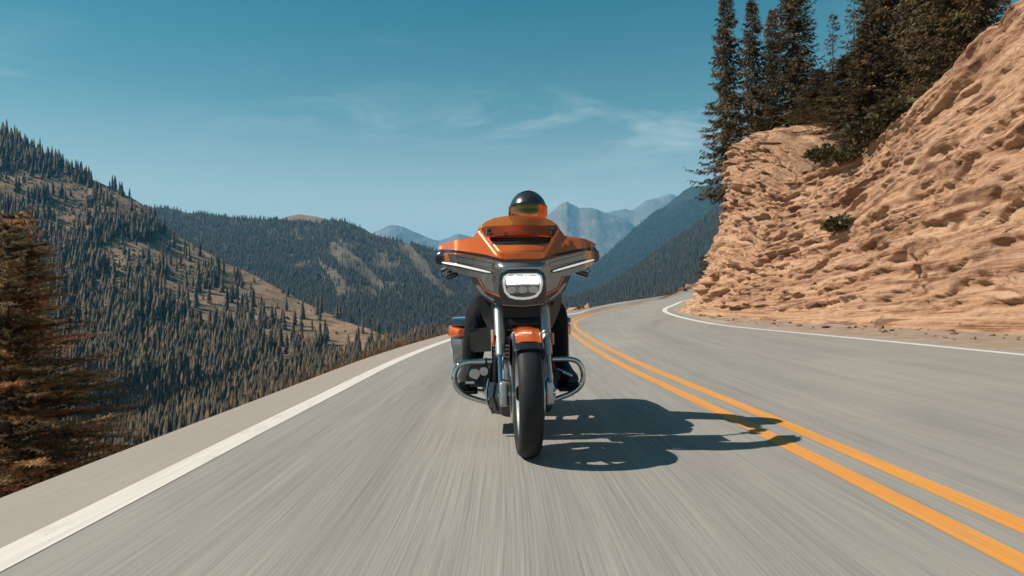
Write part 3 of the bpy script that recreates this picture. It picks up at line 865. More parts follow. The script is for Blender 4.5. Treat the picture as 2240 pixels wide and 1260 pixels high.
# low scrub on the cliff face
def shrub(name, r, n, seed, mat, tone):
    rs_ = np.random.default_rng(seed)
    D = rs_.normal(size=(n, 3)); D[:, 2] = np.abs(D[:, 2]) * 0.8 + 0.1; D /= np.linalg.norm(D, axis=1, keepdims=True)
    P = D * (r * rs_.random(n)[:, None] ** .6) * np.array([1.2, 1.0, .75])
    D2 = D + rs_.normal(scale=.5, size=(n, 3)); D2 /= np.linalg.norm(D2, axis=1, keepdims=True)
    L = rs_.uniform(.08, .2, n) * r / .5
    V, F = sprays(P, D2, L, L * .3, rs_, 0.1)
    c = np.array(tone)[None] * rs_.uniform(.6, 1.4, (n, 1))
    return mesh_np(name, V, F, mat, col=np.repeat(c, 4, axis=0))
def face_point(px, py):
    """point of the cliff sheet seen at this bearing and height"""
    q = CL_P.reshape(-1, 3); qx = 1120 + K * q[:, 0] / np.maximum(q[:, 1], .5); qy = 658 - K * (q[:, 2] - H0) / np.maximum(q[:, 1], .5)
    e = (qx - px) ** 2 + (qy - py) ** 2 + (q[:, 1] < 4) * 1e9 + q[:, 1] * 0.5
    return q[np.argmin(e)]
for (px, py, r, lab) in [(1842, 500, .55, "dark green bush growing halfway up the cliff face"),
                         (1905, 300, .8, "dark bush hanging below the crest trees of the cliff"),
                         (1858, 352, .55, "dark bush at the top of the cliff right of the rock knob"),
                         (1800, 345, .6, "dark bush right beside the rock knob of the cliff"),
                         (1965, 250, .7, "dark bush under the broad brown-lit spruce")]:
    o = shrub("bush", r, 900, int(px), M["spruce_near"], (0.9, 1.0, 0.8))
    o.location = face_point(px, py); tag(o, lab, "bush", "bushes on the cliff")

# ================================================================== ROADSIDE SPRUCE (valley side, close)
def needle_spruce(H, R, seed):
    rs_ = np.random.default_rng(seed); r_ = random.Random(seed)
    NV_, NC_ = [], []
    stems = []
    z = 0.05
    while z < H * 0.98:
        f = z / H
        for b in range(r_.randint(12, 14)):
            a = r_.uniform(0, 6.283); L = (R * (1 - f) ** 0.8 + .05) * r_.uniform(.65, 1.1)
            rise = r_.uniform(-.10, .22) + .5 * f
            n = max(3, int(L / (.024 if z > .75 else .06)))
            tone = np.array([[.32, .38, .30], [.85, .82, .66], [1.5, 1.15, .88], [1.15, .62, .45], [1.15, 1.02, .85]][r_.choice([0, 0, 0, 1, 1, 2, 2, 2, 3, 4])]) * r_.uniform(.7, 1.2)
            dv = np.array([cos(a), sin(a), 0.0])
            base = np.array([0, 0, z])
            pts = lambda t: base + dv * (L * t) + np.array([0, 0, 1.0]) * (rise * L * t - .18 * L * t * t)
            stems.append((pts(0), pts(.5), pts(1.0)))
            for i in range(n):
                t = (i + r_.random()) / n
                if t < .12: continue
                p = pts(t); side = 1 if i % 2 else -1
                aa = a + side * r_.uniform(.5, 1.0)
                l = (.20 * (1 - t) + .06) * r_.uniform(.7, 1.2) * (L / R * .6 + .5)
                bd = np.array([cos(aa), sin(aa), r_.uniform(-.15, .25)]); bd /= np.linalg.norm(bd)
                m = max(5, int(l / .0065))
                tt = (np.arange(m) + .5) / m
                q = p + bd * (l * tt)[:, None]
                nd = rs_.normal(size=(m, 3)); nd -= (nd @ bd)[:, None] * bd; nd /= np.linalg.norm(nd, axis=1, keepdims=True)
                nd = nd * .8 + bd * .75; nd /= np.linalg.norm(nd, axis=1, keepdims=True)
                ln = rs_.uniform(.018, .032, m)[:, None]
                w = np.cross(nd, bd); w /= np.linalg.norm(w, axis=1, keepdims=True) + 1e-9
                w = w * .0036
                NV_.append(np.stack([q - w, q + w, q + nd * ln], axis=1).reshape(-1, 3))
                NC_.append(np.repeat((tone * r_.uniform(.8, 1.2))[None], m * 3, axis=0))
        z += .06 * r_.uniform(.7, 1.3)
    V = np.concatenate(NV_); C = np.concatenate(NC_)
    crown = mesh_np("crown", V, np.arange(len(V)).reshape(-1, 3), M["spruce_road"], col=C)
    tv_, tf_ = [], []
    def seg(p0, p1, r0, r1, s=5):
        b = len(tv_); p0 = Vector(p0); p1 = Vector(p1); d = (p1 - p0).normalized(); u = d.orthogonal().normalized(); v = d.cross(u)
        for pp, rr in ((p0, r0), (p1, r1)):
            for k in range(s):
                a = k * 2 * pi / s; tv_.append(tuple(pp + u * cos(a) * rr + v * sin(a) * rr))
        for k in range(s): tf_.append((b + k, b + (k + 1) % s, b + s + (k + 1) % s, b + s + k))
    seg((0, 0, -.4), (0, 0, H * .5), .05, .03, 10); seg((0, 0, H * .5), (0, 0, H), .03, .004, 10)
    for a, b, c in stems:
        seg(a, b, .008, .005); seg(b, c, .005, .001)
    trunk = mesh_np("trunk", tv_, tf_, M["bark"], smooth=True)
    print("needles", len(V) // 3)
    return trunk, crown
ns_ = needle_spruce(3.65, 1.42, 9)
put_tree("roadside_spruce", ns_, (-5.98, 8.1, -3.85), 0.3, (1.6, 1.6, 1.6), "small brown and olive spruce at the left edge beside the road shoulder", "tree")

# boulders and one small spruce on the outer edge of the bend
M["boulder"] = M["stone"]
def verge_spot(px, off):
    """point on the embankment, `off` metres outside the road edge, at this bearing on the far bend"""
    q = 1120 + K * le[:, 0] / np.maximum(le[:, 1], 1); q = np.where(le[:, 1] > 28, q, -9e9)
    i_ = int(np.argmin(np.abs(q - px))); n_ = -lu[i_] * np.array([1, 1, 0]); n_ /= np.linalg.norm(n_)
    p = le[i_] + n_ * off; p[2] = le[i_][2] + np.interp(off, [a for a, b in prof], [b for a, b in prof])
    return p
def boulder(px, d, py, s, lab, seed):
    o = bpy.data.objects.new("boulder", hull_mesh("boulder", seed, 22)); COL.objects.link(o)
    p = verge_spot(px, 0.15 + .75 * s)
    o.location = (p[0], p[1], p[2] + .75 * s); o.scale = (s, s, s * 1.5)
    o.rotation_euler = (.2, .1, seed); tag(o, lab, "boulder", "boulders outside the bend")
boulder(1510, 74, 632, .72, "pale boulder beyond the road edge just left of the cliff foot", 31)
boulder(1490, 71, 637, .55, "smaller pale boulder left of the big one outside the bend", 32)
boulder(1285, 40, 668, .40, "tan rock at the outer road edge right of the rider's leg", 33)
boulder(1263, 37, 672, .34, "tan rock beside the rider's leg at the outer road edge", 34)
sm = spruce("sm", 3.2, .7, 140, dz=.14, per=8, step=.06, sl=(.10, .2))
put_tree("small_spruce", sm, tuple(verge_spot(1536, 0.6)), 1.0, (1.25, 1.25, 1.25), "small dark spruce beside the cliff foot at the far end of the road", "tree")
# ================================================================== MOTORCYCLE
M["orange"] = plain("orange_paint", (0.70, 0.135, 0.018), 0.26, 0.40, 1.0, var=0.04, scale=60)
M["silver"] = plain("graphite_silver_paint", (0.25, 0.265, 0.28), 0.27, 0.85, 1.0, var=0.06, scale=80)
M["gloss_black"] = plain("gloss_black", (0.012, 0.013, 0.015), 0.12, 0.0, 0.8, var=0.2)
M["satin_black"] = plain("satin_black", (0.009, 0.010, 0.012), 0.45, 0.0, 0.0, 0.3, var=0.3, scale=40)
M["chrome"] = plain("chrome", (0.46, 0.47, 0.49), 0.07, 1.0, 0.0, var=0.04)
M["steel"] = plain("brushed_steel", (0.50, 0.51, 0.53), 0.28, 1.0, 0.0, var=0.12, scale=50)
M["alu"] = plain("cast_aluminium", (0.42, 0.43, 0.44), 0.40, 0.9, 0.0, var=0.15, scale=40)
M["leather"] = plain("black_leather", (0.016, 0.016, 0.018), 0.55, 0.0, var=0.3, scale=50, bump=0.3)
M["glass_dark"] = plain("dark_lens", (0.03, 0.032, 0.035), 0.06, 0.3, 0.8)
M["red_lens"] = plain("red_lens", (0.45, 0.02, 0.015), 0.2, 0.0, 0.6)
M["reflector"] = plain("amber_reflector", (0.8, 0.16, 0.03), 0.25, 0.0, 0.6)
def tyre_material():
    g = N("tyre_rubber")
    obj = g.n("ShaderNodeTexCoord").outputs["Object"]
    nz = g.noise(obj, 60, 4, 0.6)
    c = g.ramp(nz, [(0.3, (0.008, 0.009, 0.010)), (0.7, (0.018, 0.019, 0.021))])
    g.set(Base_Color=c, Roughness=0.62, Specular_IOR_Level=0.28)
    g.link(g.bump(nz, 0.25, 0.003), g.b.inputs["Normal"])
    return g.m
M["tyre"] = tyre_material()
def denim_material():
    g = N("black_denim")
    obj = g.n("ShaderNodeTexCoord").outputs["Object"]
    w = g.noise(g.mapping(obj, (14, 14, 5)), 1.0, 4, 0.6, 0.6)
    f = g.noise(obj, 300, 2, 0.6)
    c = g.ramp(f, [(0.3, (0.006, 0.007, 0.008)), (0.7, (0.015, 0.017, 0.020))])
    g.set(Base_Color=c, Roughness=0.85, Specular_IOR_Level=0.15)
    g.link(g.bump(w, 0.9, 0.03), g.b.inputs["Normal"])
    return g.m
M["denim"] = denim_material()
def amber_material(name, col, fac):
    g = N(name)
    g.t.nodes.remove(g.b)
    obj = g.n("ShaderNodeTexCoord").outputs["Object"]
    nz = g.noise(obj, 4, 2, 0.5)
    c = g.ramp(nz, [(0.3, tuple(x * 0.95 for x in col)), (0.7, col)])
    tr = g.n("ShaderNodeBsdfTransparent", {0: c})
    df = g.n("ShaderNodeBsdfDiffuse", {0: (col[0] * .80, col[1] * .62, col[2] * .5, 1)})
    gl = g.n("ShaderNodeBsdfGlossy", {0: (1, 1, 1, 1), 1: 0.05})
    m1 = g.n("ShaderNodeMixShader", {0: fac}); g.link(tr.outputs[0], m1.inputs[1]); g.link(df.outputs[0], m1.inputs[2])
    fr_ = g.n("ShaderNodeFresnel", {0: 1.45})
    m2 = g.n("ShaderNodeMixShader", {0: fr_.outputs[0]}); g.link(m1.outputs[0], m2.inputs[1]); g.link(gl.outputs[0], m2.inputs[2])
    g.link(m2.outputs[0], g.o.inputs[0])
    return g.m
M["amber"] = amber_material("amber_screen", (1.0, 0.47, 0.14), 0.25)
M["amber_dark"] = amber_material("dark_amber_lip", (0.80, 0.22, 0.06), 0.16)
def lamp_material(name, col, s):
    g = N(name)
    obj = g.n("ShaderNodeTexCoord").outputs["Object"]
    nz = g.noise(obj, 90, 2, 0.5)
    c = g.ramp(nz, [(0.35, tuple(x * 0.55 for x in col)), (0.6, col)])
    g.set(Base_Color=rgba((.8, .8, .8)), Emission_Color=c, Emission_Strength=s, Roughness=0.2)
    return g.m
M["led"] = lamp_material("led_light", (1.0, 0.97, 0.93), 14.0)
M["drl"] = lamp_material("running_light", (1.0, 0.97, 0.92), 0.30)
M["halo"] = lamp_material("halo_light", (1.0, 0.97, 0.92), 0.14)

class MB:
    def __init__(s): s.V = []; s.F = []
    def add(s, V, F):
        b = len(s.V); s.V += [tuple(v) for v in V]; s.F += [tuple(i + b for i in f) for f in F]; return s
    def tube(s, pts, r, n=10, cap=True, sub=0):
        pts = [np.array(p, float) for p in pts]
        if sub: pts = list(spline(pts, sub))
        m = len(pts); rr = r if hasattr(r, "__len__") else [r] * m
        if len(rr) != m: rr = np.interp(np.linspace(0, 1, m), np.linspace(0, 1, len(rr)), rr)
        V, F = [], []; u = None
        for i, p in enumerate(pts):
            d = Vector(pts[min(i + 1, m - 1)] - pts[max(i - 1, 0)]).normalized()
            if u is None: u = d.orthogonal().normalized()
            u = (u - d * u.dot(d)).normalized(); v = d.cross(u)
            for k in range(n):
                a = 2 * pi * k / n; V.append(tuple(Vector(p) + (u * cos(a) + v * sin(a)) * float(rr[i])))
        for i in range(m - 1):
            for k in range(n): F.append((i * n + k, i * n + (k + 1) % n, (i + 1) * n + (k + 1) % n, (i + 1) * n + k))
        if cap: F.append(tuple(range(n - 1, -1, -1))); F.append(tuple(range((m - 1) * n, m * n)))
        return s.add(V, F)
    def lathe(s, prof, c, axis="X", n=48, closed=False, a0=0.0, a1=2 * pi):
        """prof: (along axis, radius)"""
        V, F = [], []; full = abs(a1 - a0 - 2 * pi) < 1e-6; nn = n if full else n + 1
        for k in range(nn):
            a = a0 + (a1 - a0) * k / n
            for (x, r) in prof:
                if axis == "X": p = (c[0] + x, c[1] + r * sin(a), c[2] + r * cos(a))
                elif axis == "Z": p = (c[0] + r * cos(a), c[1] + r * sin(a), c[2] + x)
                else: p = (c[0] + r * cos(a), c[1] + x, c[2] + r * sin(a))
                V.append(p)
        m = len(prof); e = m if closed else m - 1
        for k in range(n):
            k2 = (k + 1) % nn
            for j in range(e):
                j2 = (j + 1) % m
                F.append((k * m + j, k2 * m + j, k2 * m + j2, k * m + j2))
        return s.add(V, F)
    def box(s, c, d, rx=0.0, ry=0.0, rz=0.0, bev=0.0):
        bm = bmesh.new(); bmesh.ops.create_cube(bm, size=1.0)
        for v in bm.verts: v.co = Vector((v.co.x * d[0], v.co.y * d[1], v.co.z * d[2]))
        if bev: bmesh.ops.bevel(bm, geom=list(bm.edges), offset=bev, segments=3, profile=.5, affect="EDGES")
        R = Matrix.Rotation(rz, 3, "Z") @ Matrix.Rotation(ry, 3, "Y") @ Matrix.Rotation(rx, 3, "X")
        bm.verts.index_update()
        V = [R @ v.co + Vector(c) for v in bm.verts]; F = [[v.index for v in f.verts] for f in bm.faces]; bm.free()
        return s.add(V, F)
    def loft(s, secs, cap=True):
        """secs: list of closed rings of equal length"""
        n = len(secs[0]); V = [p for q in secs for p in q]; F = []
        for i in range(len(secs) - 1):
            for k in range(n): F.append((i * n + k, i * n + (k + 1) % n, (i + 1) * n + (k + 1) % n, (i + 1) * n + k))
        if cap: F.append(tuple(range(n - 1, -1, -1))); F.append(tuple(range((len(secs) - 1) * n, len(secs) * n)))
        return s.add(V, F)
    def build(s, name, mat, parent=None, smooth=True, angle=35):
        me = bpy.data.meshes.new(name); me.from_pydata(s.V, [], s.F); me.update()
        bm = bmesh.new(); bm.from_mesh(me); bmesh.ops.recalc_face_normals(bm, faces=bm.faces)
        if smooth:
            for e in bm.edges:
                if len(e.link_faces) == 2 and e.calc_face_angle(0) > radians(angle): e.smooth = False
            for f in bm.faces: f.smooth = True
        bm.to_mesh(me); bm.free()
        return link_mesh(name, me, mat, parent)

def sstep(t): t = min(max(t, 0), 1); return t * t * (3 - 2 * t)
def FY(x, z):
    """depth of the batwing fairing skin behind the front contact patch"""
    ax = abs(x)
    b = .10 + .20 * (ax / .46) ** 1.5 + .10 * sstep((ax - .36) / .10)
    zc = 1.072 + .04 * sstep((ax - .10) / .36)
    b += .85 * (z - zc) if z > zc else .30 * (zc - z)
    if z > zc: b -= .028 * sstep((.125 + (z - 1.06) * .64 - ax) / .03) * sstep((z - zc) / .03)
    b -= .035 * sstep((.17 - ax) / .07) * sstep((1.05 - z) / .04)
    return b
def inside(p, poly):
    c = False; j = len(poly) - 1
    for i in range(len(poly)):
        xi, yi = poly[i]; xj, yj = poly[j]
        if (yi > p[1]) != (yj > p[1]) and p[0] < (xj - xi) * (p[1] - yi) / (yj - yi) + xi: c = not c
        j = i
    return c
def dense(poly, step):
    out = []
    for i, a in enumerate(poly):
        b = poly[(i + 1) % len(poly)]
        m = max(1, int(math.hypot(b[0] - a[0], b[1] - a[1]) / step))
        for k in range(m): out.append((a[0] + (b[0] - a[0]) * k / m, a[1] + (b[1] - a[1]) * k / m))
    return out
def round_poly(poly, it=1):
    """Chaikin corner rounding"""
    for _ in range(it):
        o = []
        for i, a in enumerate(poly):
            b = poly[(i + 1) % len(poly)]
            o += [(a[0] * .75 + b[0] * .25, a[1] * .75 + b[1] * .25), (a[0] * .25 + b[0] * .75, a[1] * .25 + b[1] * .75)]
        poly = o
    return poly
def mirror_close(half):
    """left half from centre line to centre line -> full outline"""
    L = [(min(x, 0.0), z) for x, z in half]; L[0] = (0.0, L[0][1]); L[-1] = (0.0, L[-1][1])
    return L + [(-x, z) for x, z in reversed(L[1:-1])]
def flip(poly): return [(-x, z) for x, z in reversed(poly)]
def patch(name, poly, mat, parent, off=0.0, th=0.006, step=0.014, F=FY, holes=(), rounding=0):
    """curved panel: 2-D outline (x, z) laid on the depth function F, with thickness"""
    if rounding: poly = round_poly(poly, rounding)
    bd = dense(poly, step)
    pts = [Vector(p) for p in bd]; n = len(pts)
    edges = [(i, (i + 1) % n) for i in range(n)]
    hb = []
    for h in holes:
        q = dense(h, step); b = len(pts); pts += [Vector(p) for p in q]; edges += [(b + i, b + (i + 1) % len(q)) for i in range(len(q))]; hb.append(h)
    xs = [p[0] for p in bd]; zs = [p[1] for p in bd]
    x = min(xs) + step
    while x < max(xs):
        z = min(zs) + step * .6
        while z < max(zs):
            if inside((x, z), bd) and not any(inside((x, z), h) for h in hb):
                if min((x - p.x) ** 2 + (z - p.y) ** 2 for p in pts[:n]) > (step * .45) ** 2: pts.append(Vector((x, z)))
            z += step
        x += step
    v2, e2, f2 = geometry.delaunay_2d_cdt(pts, edges, [], 0, 1e-6)[:3]
    tris = []
    for f in f2:
        cx = sum(v2[i].x for i in f) / 3; cz = sum(v2[i].y for i in f) / 3
        if inside((cx, cz), bd) and not any(inside((cx, cz), h) for h in hb): tris.append(tuple(f))
    nv = len(v2)
    V = [(v.x, F(v.x, v.y) + off, v.y) for v in v2] + [(v.x, F(v.x, v.y) + off + th, v.y) for v in v2]
    cnt = {}
    for t in tris:
        for a, b in ((t[0], t[1]), (t[1], t[2]), (t[2], t[0])): cnt[(a, b)] = 1
    Fc = list(tris) + [tuple(i + nv for i in reversed(t)) for t in tris]
    for (a, b) in cnt:
        if (b, a) not in cnt: Fc.append((b, a, a + nv, b + nv))
    m = MB(); m.add(V, Fc)
    return m.build(name, mat, parent, angle=50)

BK_LOC, BK_ROT = (0.085, 3.644, 0.0), (0, radians(-1.2), radians(3.5))
bike = thing("motorcycle", BK_LOC, BK_ROT)
tag(bike, "orange and silver touring motorcycle with lit headlight heading towards the viewer", "motorcycle")
AX = (0, 0, 0.337)

def wheel(name, c, R, w, rim_r, parent, spokes=9):
    hw = w / 2
    t = MB().lathe([(-hw * .62, rim_r), (-hw * .92, rim_r + .03), (-hw * 1.0, rim_r + (R - rim_r) * .55), (-hw * .93, rim_r + (R - rim_r) * .76), (-hw * .74, rim_r + (R - rim_r) * .905), (-hw * .45, rim_r + (R - rim_r) * .975), (-hw * .2, R - .001), (0, R), (hw * .2, R - .001), (hw * .45, rim_r + (R - rim_r) * .975), (hw * .74, rim_r + (R - rim_r) * .905), (hw * .93, rim_r + (R - rim_r) * .76), (hw * 1.0, rim_r + (R - rim_r) * .55), (hw * .92, rim_r + .03), (hw * .62, rim_r)], c, "X", 72)
    wh = t.build(name, M["tyre"], parent, angle=60)
    r = MB().lathe([(-hw * .70, rim_r + .012), (-hw * .62, rim_r + .012), (-hw * .58, rim_r - .006), (-hw * .3, rim_r - .022), (hw * .3, rim_r - .022), (hw * .58, rim_r - .006), (hw * .62, rim_r + .012), (hw * .70, rim_r + .012), (hw * .68, rim_r - .012), (hw * .35, rim_r - .034), (-hw * .35, rim_r - .034), (-hw * .68, rim_r - .012)], c, "X", 60, closed=True)
    r.build("rim", M["alu"], wh)
    MB().lathe([(-.055, .001), (-.055, .03), (-.045, .042), (.045, .042), (.055, .03), (.055, .001)], c, "X", 24).build("hub", M["alu"], wh)
    for k in range(spokes):
        a = 2 * pi * k / spokes
        p = lambda rr, da: (c[0], c[1] + rr * sin(a + da), c[2] + rr * cos(a + da))
        MB().tube([p(.035, -.25), p(rim_r * .5, .0), p(rim_r - .025, .08)], [.015, .011, .013], 8, sub=3).build("spoke", M["alu"], wh)
    return wh
fw = wheel("front_wheel", AX, 0.337, 0.124, 0.243, bike)
for s in (-1, 1):
    d = MB().lathe([(-.0025, .10), (-.0025, .155), (.0025, .155), (.0025, .10)], (s * .082, 0, .337), "X", 48, closed=True)
    bd = d.build("brake_disc", M["steel"], fw)
    MB().lathe([(s * .004, .02), (s * .004, .102), (s * -.006, .105), (s * -.006, .02)], (s * .080, 0, .337), "X", 30, closed=True).build("disc_carrier", M["satin_black"], fw)
wheel("rear_wheel", (0, 1.62, .337), .337, .18, .22, bike)

# fork
rk = math.tan(radians(27))
def fk(x, z, o=0.0): return (x, (z - .337) * rk + .02 + o, z)
for s in (-1, 1):
    x = s * .130
    lo = MB().tube([fk(x, .275), fk(x, .30), fk(x, .55)], [.014, .0175, .0175], 18).build("fork_leg", M["chrome"], bike)
    MB().tube([fk(x, .53), fk(x, .54), fk(x, .60), fk(x, .61), fk(x, .92)], [.026, .0275, .0275, .0285, .0285], 20).build("upper_tube", M["alu"], lo)
    MB().box(fk(x * .93, .335, -.012), (.045, .06, .13), bev=.012).build("axle_clamp", M["alu"], lo)
    MB().tube([(x - .024, .0, .337), (x + .024, .0, .337)], .016, 16).build("axle_nut", M["chrome"], lo)
    # caliper behind the leg, pad side towards the disc
    MB().box((s * .098, .145, .435), (.05, .065, .13), rx=-.5, bev=.014).build("brake_caliper", M["alu"], bike)
    MB().tube([(s * .11, .16, .50), (s * .105, .19, .58), (s * .08, .22, .70)], .006, 6, sub=4).build("brake_hose", M["satin_black"], bike)
    MB().box((s * .166, .16, .615), (.012, .03, .07), bev=.004).build("reflector", M["reflector"], bike)
MB().tube([(-.15, 0, .337), (.15, 0, .337)], .011, 12).build("axle", M["steel"], bike)
MB().box((0, .235, .70), (.30, .07, .05), rx=-.47, bev=.012).build("triple_clamp", M["satin_black"], bike)

# front fender: black skirt with an orange crown
def fender_mesh(hw, r0, r1, a0, a1, drop, th=.004, n=28):
    mb = MB(); secs = []
    for k in range(n + 1):
        a = a0 + (a1 - a0) * k / n
        ring = []
        up = [(-hw, -drop), (-hw, -drop * .35), (-hw * .88, -.004), (-hw * .5, .006), (0, .007), (hw * .5, .005), (hw * .88, -.004), (hw, -drop * .35), (hw, -drop)]
        for x, q in up + [(x * .97, q - th) for x, q in reversed(up)]:
            rr = r0 + q; ring.append((x, rr * sin(a), .337 + rr * cos(a)))
        secs.append(ring)
    return mb.loft(secs)
fd = fender_mesh(.078, .343, 0, radians(-43), radians(95), .050).build("front_fender", M["gloss_black"], bike, angle=50)
fender_mesh(.066, .3490, 0, radians(-35.5), radians(80), .005).build("fender_crown", M["orange"], fd, angle=50)
fender_mesh(.0795, .341, 0, radians(-43.6), radians(-40), .040).build("fender_lip", M["satin_black"], fd, angle=50)

# ---- fairing
cowl = mirror_close([(0,1.060),(-.096,1.060),(-.124,1.067),(-.209,1.094),(-.339,1.120),(-.462,1.146),(-.478,1.160),(-.449,1.178),(-.404,1.184),(-.334,1.190),(-.262,1.202),(-.244,1.231),(-.217,1.250),(-.102,1.252),(0,1.252)])
fairing = patch("fairing", cowl, M["orange"], bike, 0.0, .006, .012)
trim = mirror_close([(0,1.046),(-.099,1.046),(-.127,1.053),(-.210,1.076),(-.339,1.104),(-.467,1.127),(-.465,1.146),(-.339,1.119),(-.209,1.093),(-.124,1.066),(-.096,1.059),(0,1.059)])
patch("fairing_trim", trim, M["gloss_black"], fairing, .004, .006, .012)
pin = mirror_close([(0,1.041),(-.099,1.041),(-.127,1.048),(-.210,1.071),(-.339,1.098),(-.464,1.122),(-.467,1.126),(-.339,1.103),(-.210,1.075),(-.127,1.052),(-.099,1.045),(0,1.045)])
patch("pinstripe", pin, M["orange"], fairing, .004, .006, .012)
mask = mirror_close([(0,1.040),(-.099,1.040),(-.127,1.047),(-.210,1.070),(-.339,1.097),(-.464,1.121),(-.483,1.111),(-.491,1.080),(-.472,1.052),(-.369,1.000),(-.290,.976),(-.246,.964),(-.208,.896),(-.123,.853),(-.113,.807),(0,.797)])
hous = mirror_close([(0,1.003),(-.079,1.002),(-.116,.986),(-.128,.959),(-.132,.879),(-.118,.812),(0,.802)])
patch("fairing_mask", mask, M["silver"], fairing, 0.0, .006, .011, holes=[hous])
wb_ = [(-.467,1.136),(-.441,1.127),(-.440,1.065),(-.461,1.051),(-.480,1.058),(-.491,1.080),(-.483,1.114)]
wo_ = [(-.438,1.122),(-.414,1.113),(-.401,1.060),(-.430,1.067)]
ins = [(-.399,1.100),(-.365,1.091),(-.210,1.054),(-.150,1.038),(-.165,1.014),(-.262,1.035),(-.383,1.062)]
ins_in = [(-.3965,1.0975),(-.3645,1.089),(-.2105,1.052),(-.153,1.037),(-.166,1.0158),(-.2618,1.0368),(-.3815,1.0638)]
led_o = [(-.462,1.070),(-.439,1.075),(-.275,1.030),(-.172,1.001),(-.162,.986),(-.186,.981),(-.289,1.008),(-.447,1.052)]
led_i = [(-.454,1.066),(-.439,1.068),(-.275,1.024),(-.178,.997),(-.170,.990),(-.184,.989),(-.287,1.015),(-.443,1.058)]
lb_ = [(-.287,.972),(-.246,.962),(-.211,.891),(-.125,.851),(-.118,.807),(-.184,.826),(-.250,.882)]
lp_ = [(-.246,.964),(-.238,.963),(-.206,.898),(-.123,.859),(-.125,.852),(-.211,.892)]
lg_ = [(-.262,.925),(-.240,.925),(-.196,.868),(-.150,.836),(-.165,.832),(-.225,.872)]
for fl_ in (lambda q: q, flip):
    patch("wing_tip", fl_(wb_), M["gloss_black"], fairing, -.003, .006, .012)
    patch("wing_stripe", fl_(wo_), M["orange"], fairing, -.002, .005, .012)
    patch("panel_groove", fl_(ins), M["satin_black"], fairing, -.0015, .003, .012, holes=[fl_(ins_in)])
    lh = patch("running_light", fl_(led_o), M["gloss_black"], fairing, -.006, .008, .01, rounding=1)
    patch("light_bar", fl_(led_i), M["drl"], lh, -.015, .010, .01, rounding=1)
    lbp = patch("lower_corner", fl_(lb_), M["gloss_black"], fairing, -.004, .006, .012)
    patch("corner_louvre", fl_(lg_), M["silver"], lbp, -.008, .005, .012)
    patch("corner_pinstripe", fl_(lp_), M["orange"], fairing, -.0055, .004, .012)
# raised brow over the headlight
ventp = mirror_close([(0,1.142),(-.081,1.142),(-.157,1.148),(-.178,1.186),(0,1.184)])
patch("air_vent", ventp, M["satin_black"], fairing, -.002, .008, .012)
FV = lambda x, z: FY(x, z) - .018
for k, z in enumerate((1.150, 1.162, 1.174)):
    MB().tube([(-.15, FY(.15, z) - .004, z), (-.08, FY(.08, z) - .004, z), (0, FY(0, z) - .004, z), (.08, FY(.08, z) - .004, z), (.15, FY(.15, z) - .004, z)], .0022, 6).build("vent_slat", M["gloss_black"], fairing)
# inner shell closes the fairing from behind
shell = mirror_close([(0,1.24),(-.21,1.24),(-.255,1.19),(-.40,1.17),(-.462,1.145),(-.475,1.09),(-.455,1.055),(-.36,1.005),(-.235,.955),(-.19,.88),(-.10,.82),(0,.81)])
patch("inner_shell", shell, M["satin_black"], fairing, .045, .02, .02)

# ---- headlight
hl = patch("headlight", hous, M["gloss_black"], bike, .030, .03, .012)
FH = lambda x, z: FY(x, z) * .25 + .10
ro = mirror_close([(0,.982),(-.080,.981),(-.104,.968),(-.110,.945),(-.110,.916),(-.101,.878),(-.077,.850),(-.042,.839),(0,.835)])
ri = mirror_close([(0,.973),(-.076,.972),(-.093,.960),(-.098,.940),(-.098,.918),(-.089,.883),(-.069,.861),(-.037,.852),(0,.849)])
FH2 = lambda x, z: .105 + .25 * x * x + .10 * abs(z - .93)
patch("housing_skin", hous, M["gloss_black"], hl, .004, .02, .012, F=FH2, holes=[ro])
patch("halo_ring", ro, M["halo"], hl, -.006, .02, .008, F=FH2, holes=[ri])
patch("reflector_bowl", ri, M["glass_dark"], hl, .022, .006, .012, F=FH2)
top_in = [(-.088,.965),(.088,.965),(.096,.945),(.094,.920),(-.094,.920),(-.096,.945)]
for k in range(6):
    x = -.075 + .03 * k
    q = [(x - .0135, .925), (x + .0135, .925), (x + .0135, .962), (x - .0135, .962)]
    patch("led_block", q, M["led"], hl, .008, .012, .009, F=FH2)
for x in (-.030, .030):
    patch("low_led", [(x - .003, .868), (x + .003, .868), (x + .003, .912), (x - .003, .912)], M["chrome"], hl, .010, .008, .012, F=FH2)
for x in (-.060, 0, .060):
    patch("low_lens", round_poly([(x - .024, .872), (x + .024, .872), (x + .026, .908), (x - .026, .908)], 1), M["steel"], hl, .016, .006, .012, F=FH2)
MB().tube([(-.094, .118, .917), (0, .112, .917), (.094, .118, .917)], .003, 6).build("lens_bar", M["gloss_black"], hl)
# clear front lens
def clear_material():
    g = N("clear_lens"); g.t.nodes.remove(g.b)
    obj = g.n("ShaderNodeTexCoord").outputs["Object"]
    c = g.ramp(g.noise(obj, 5, 2), [(0.3, (.92, .92, .92)), (0.7, (.97, .97, .97))])
    tr = g.n("ShaderNodeBsdfTransparent", {0: c}); gl = g.n("ShaderNodeBsdfGlossy", {0: (1, 1, 1, 1), 1: .03})
    m2 = g.n("ShaderNodeMixShader", {0: g.n("ShaderNodeFresnel", {0: 1.4}).outputs[0]}); g.link(tr.outputs[0], m2.inputs[1]); g.link(gl.outputs[0], m2.inputs[2])
    g.link(m2.outputs[0], g.o.inputs[0]); return g.m
M["clear"] = clear_material()
patch("lens", ri, M["clear"], hl, -.004, .003, .012, F=FH2)

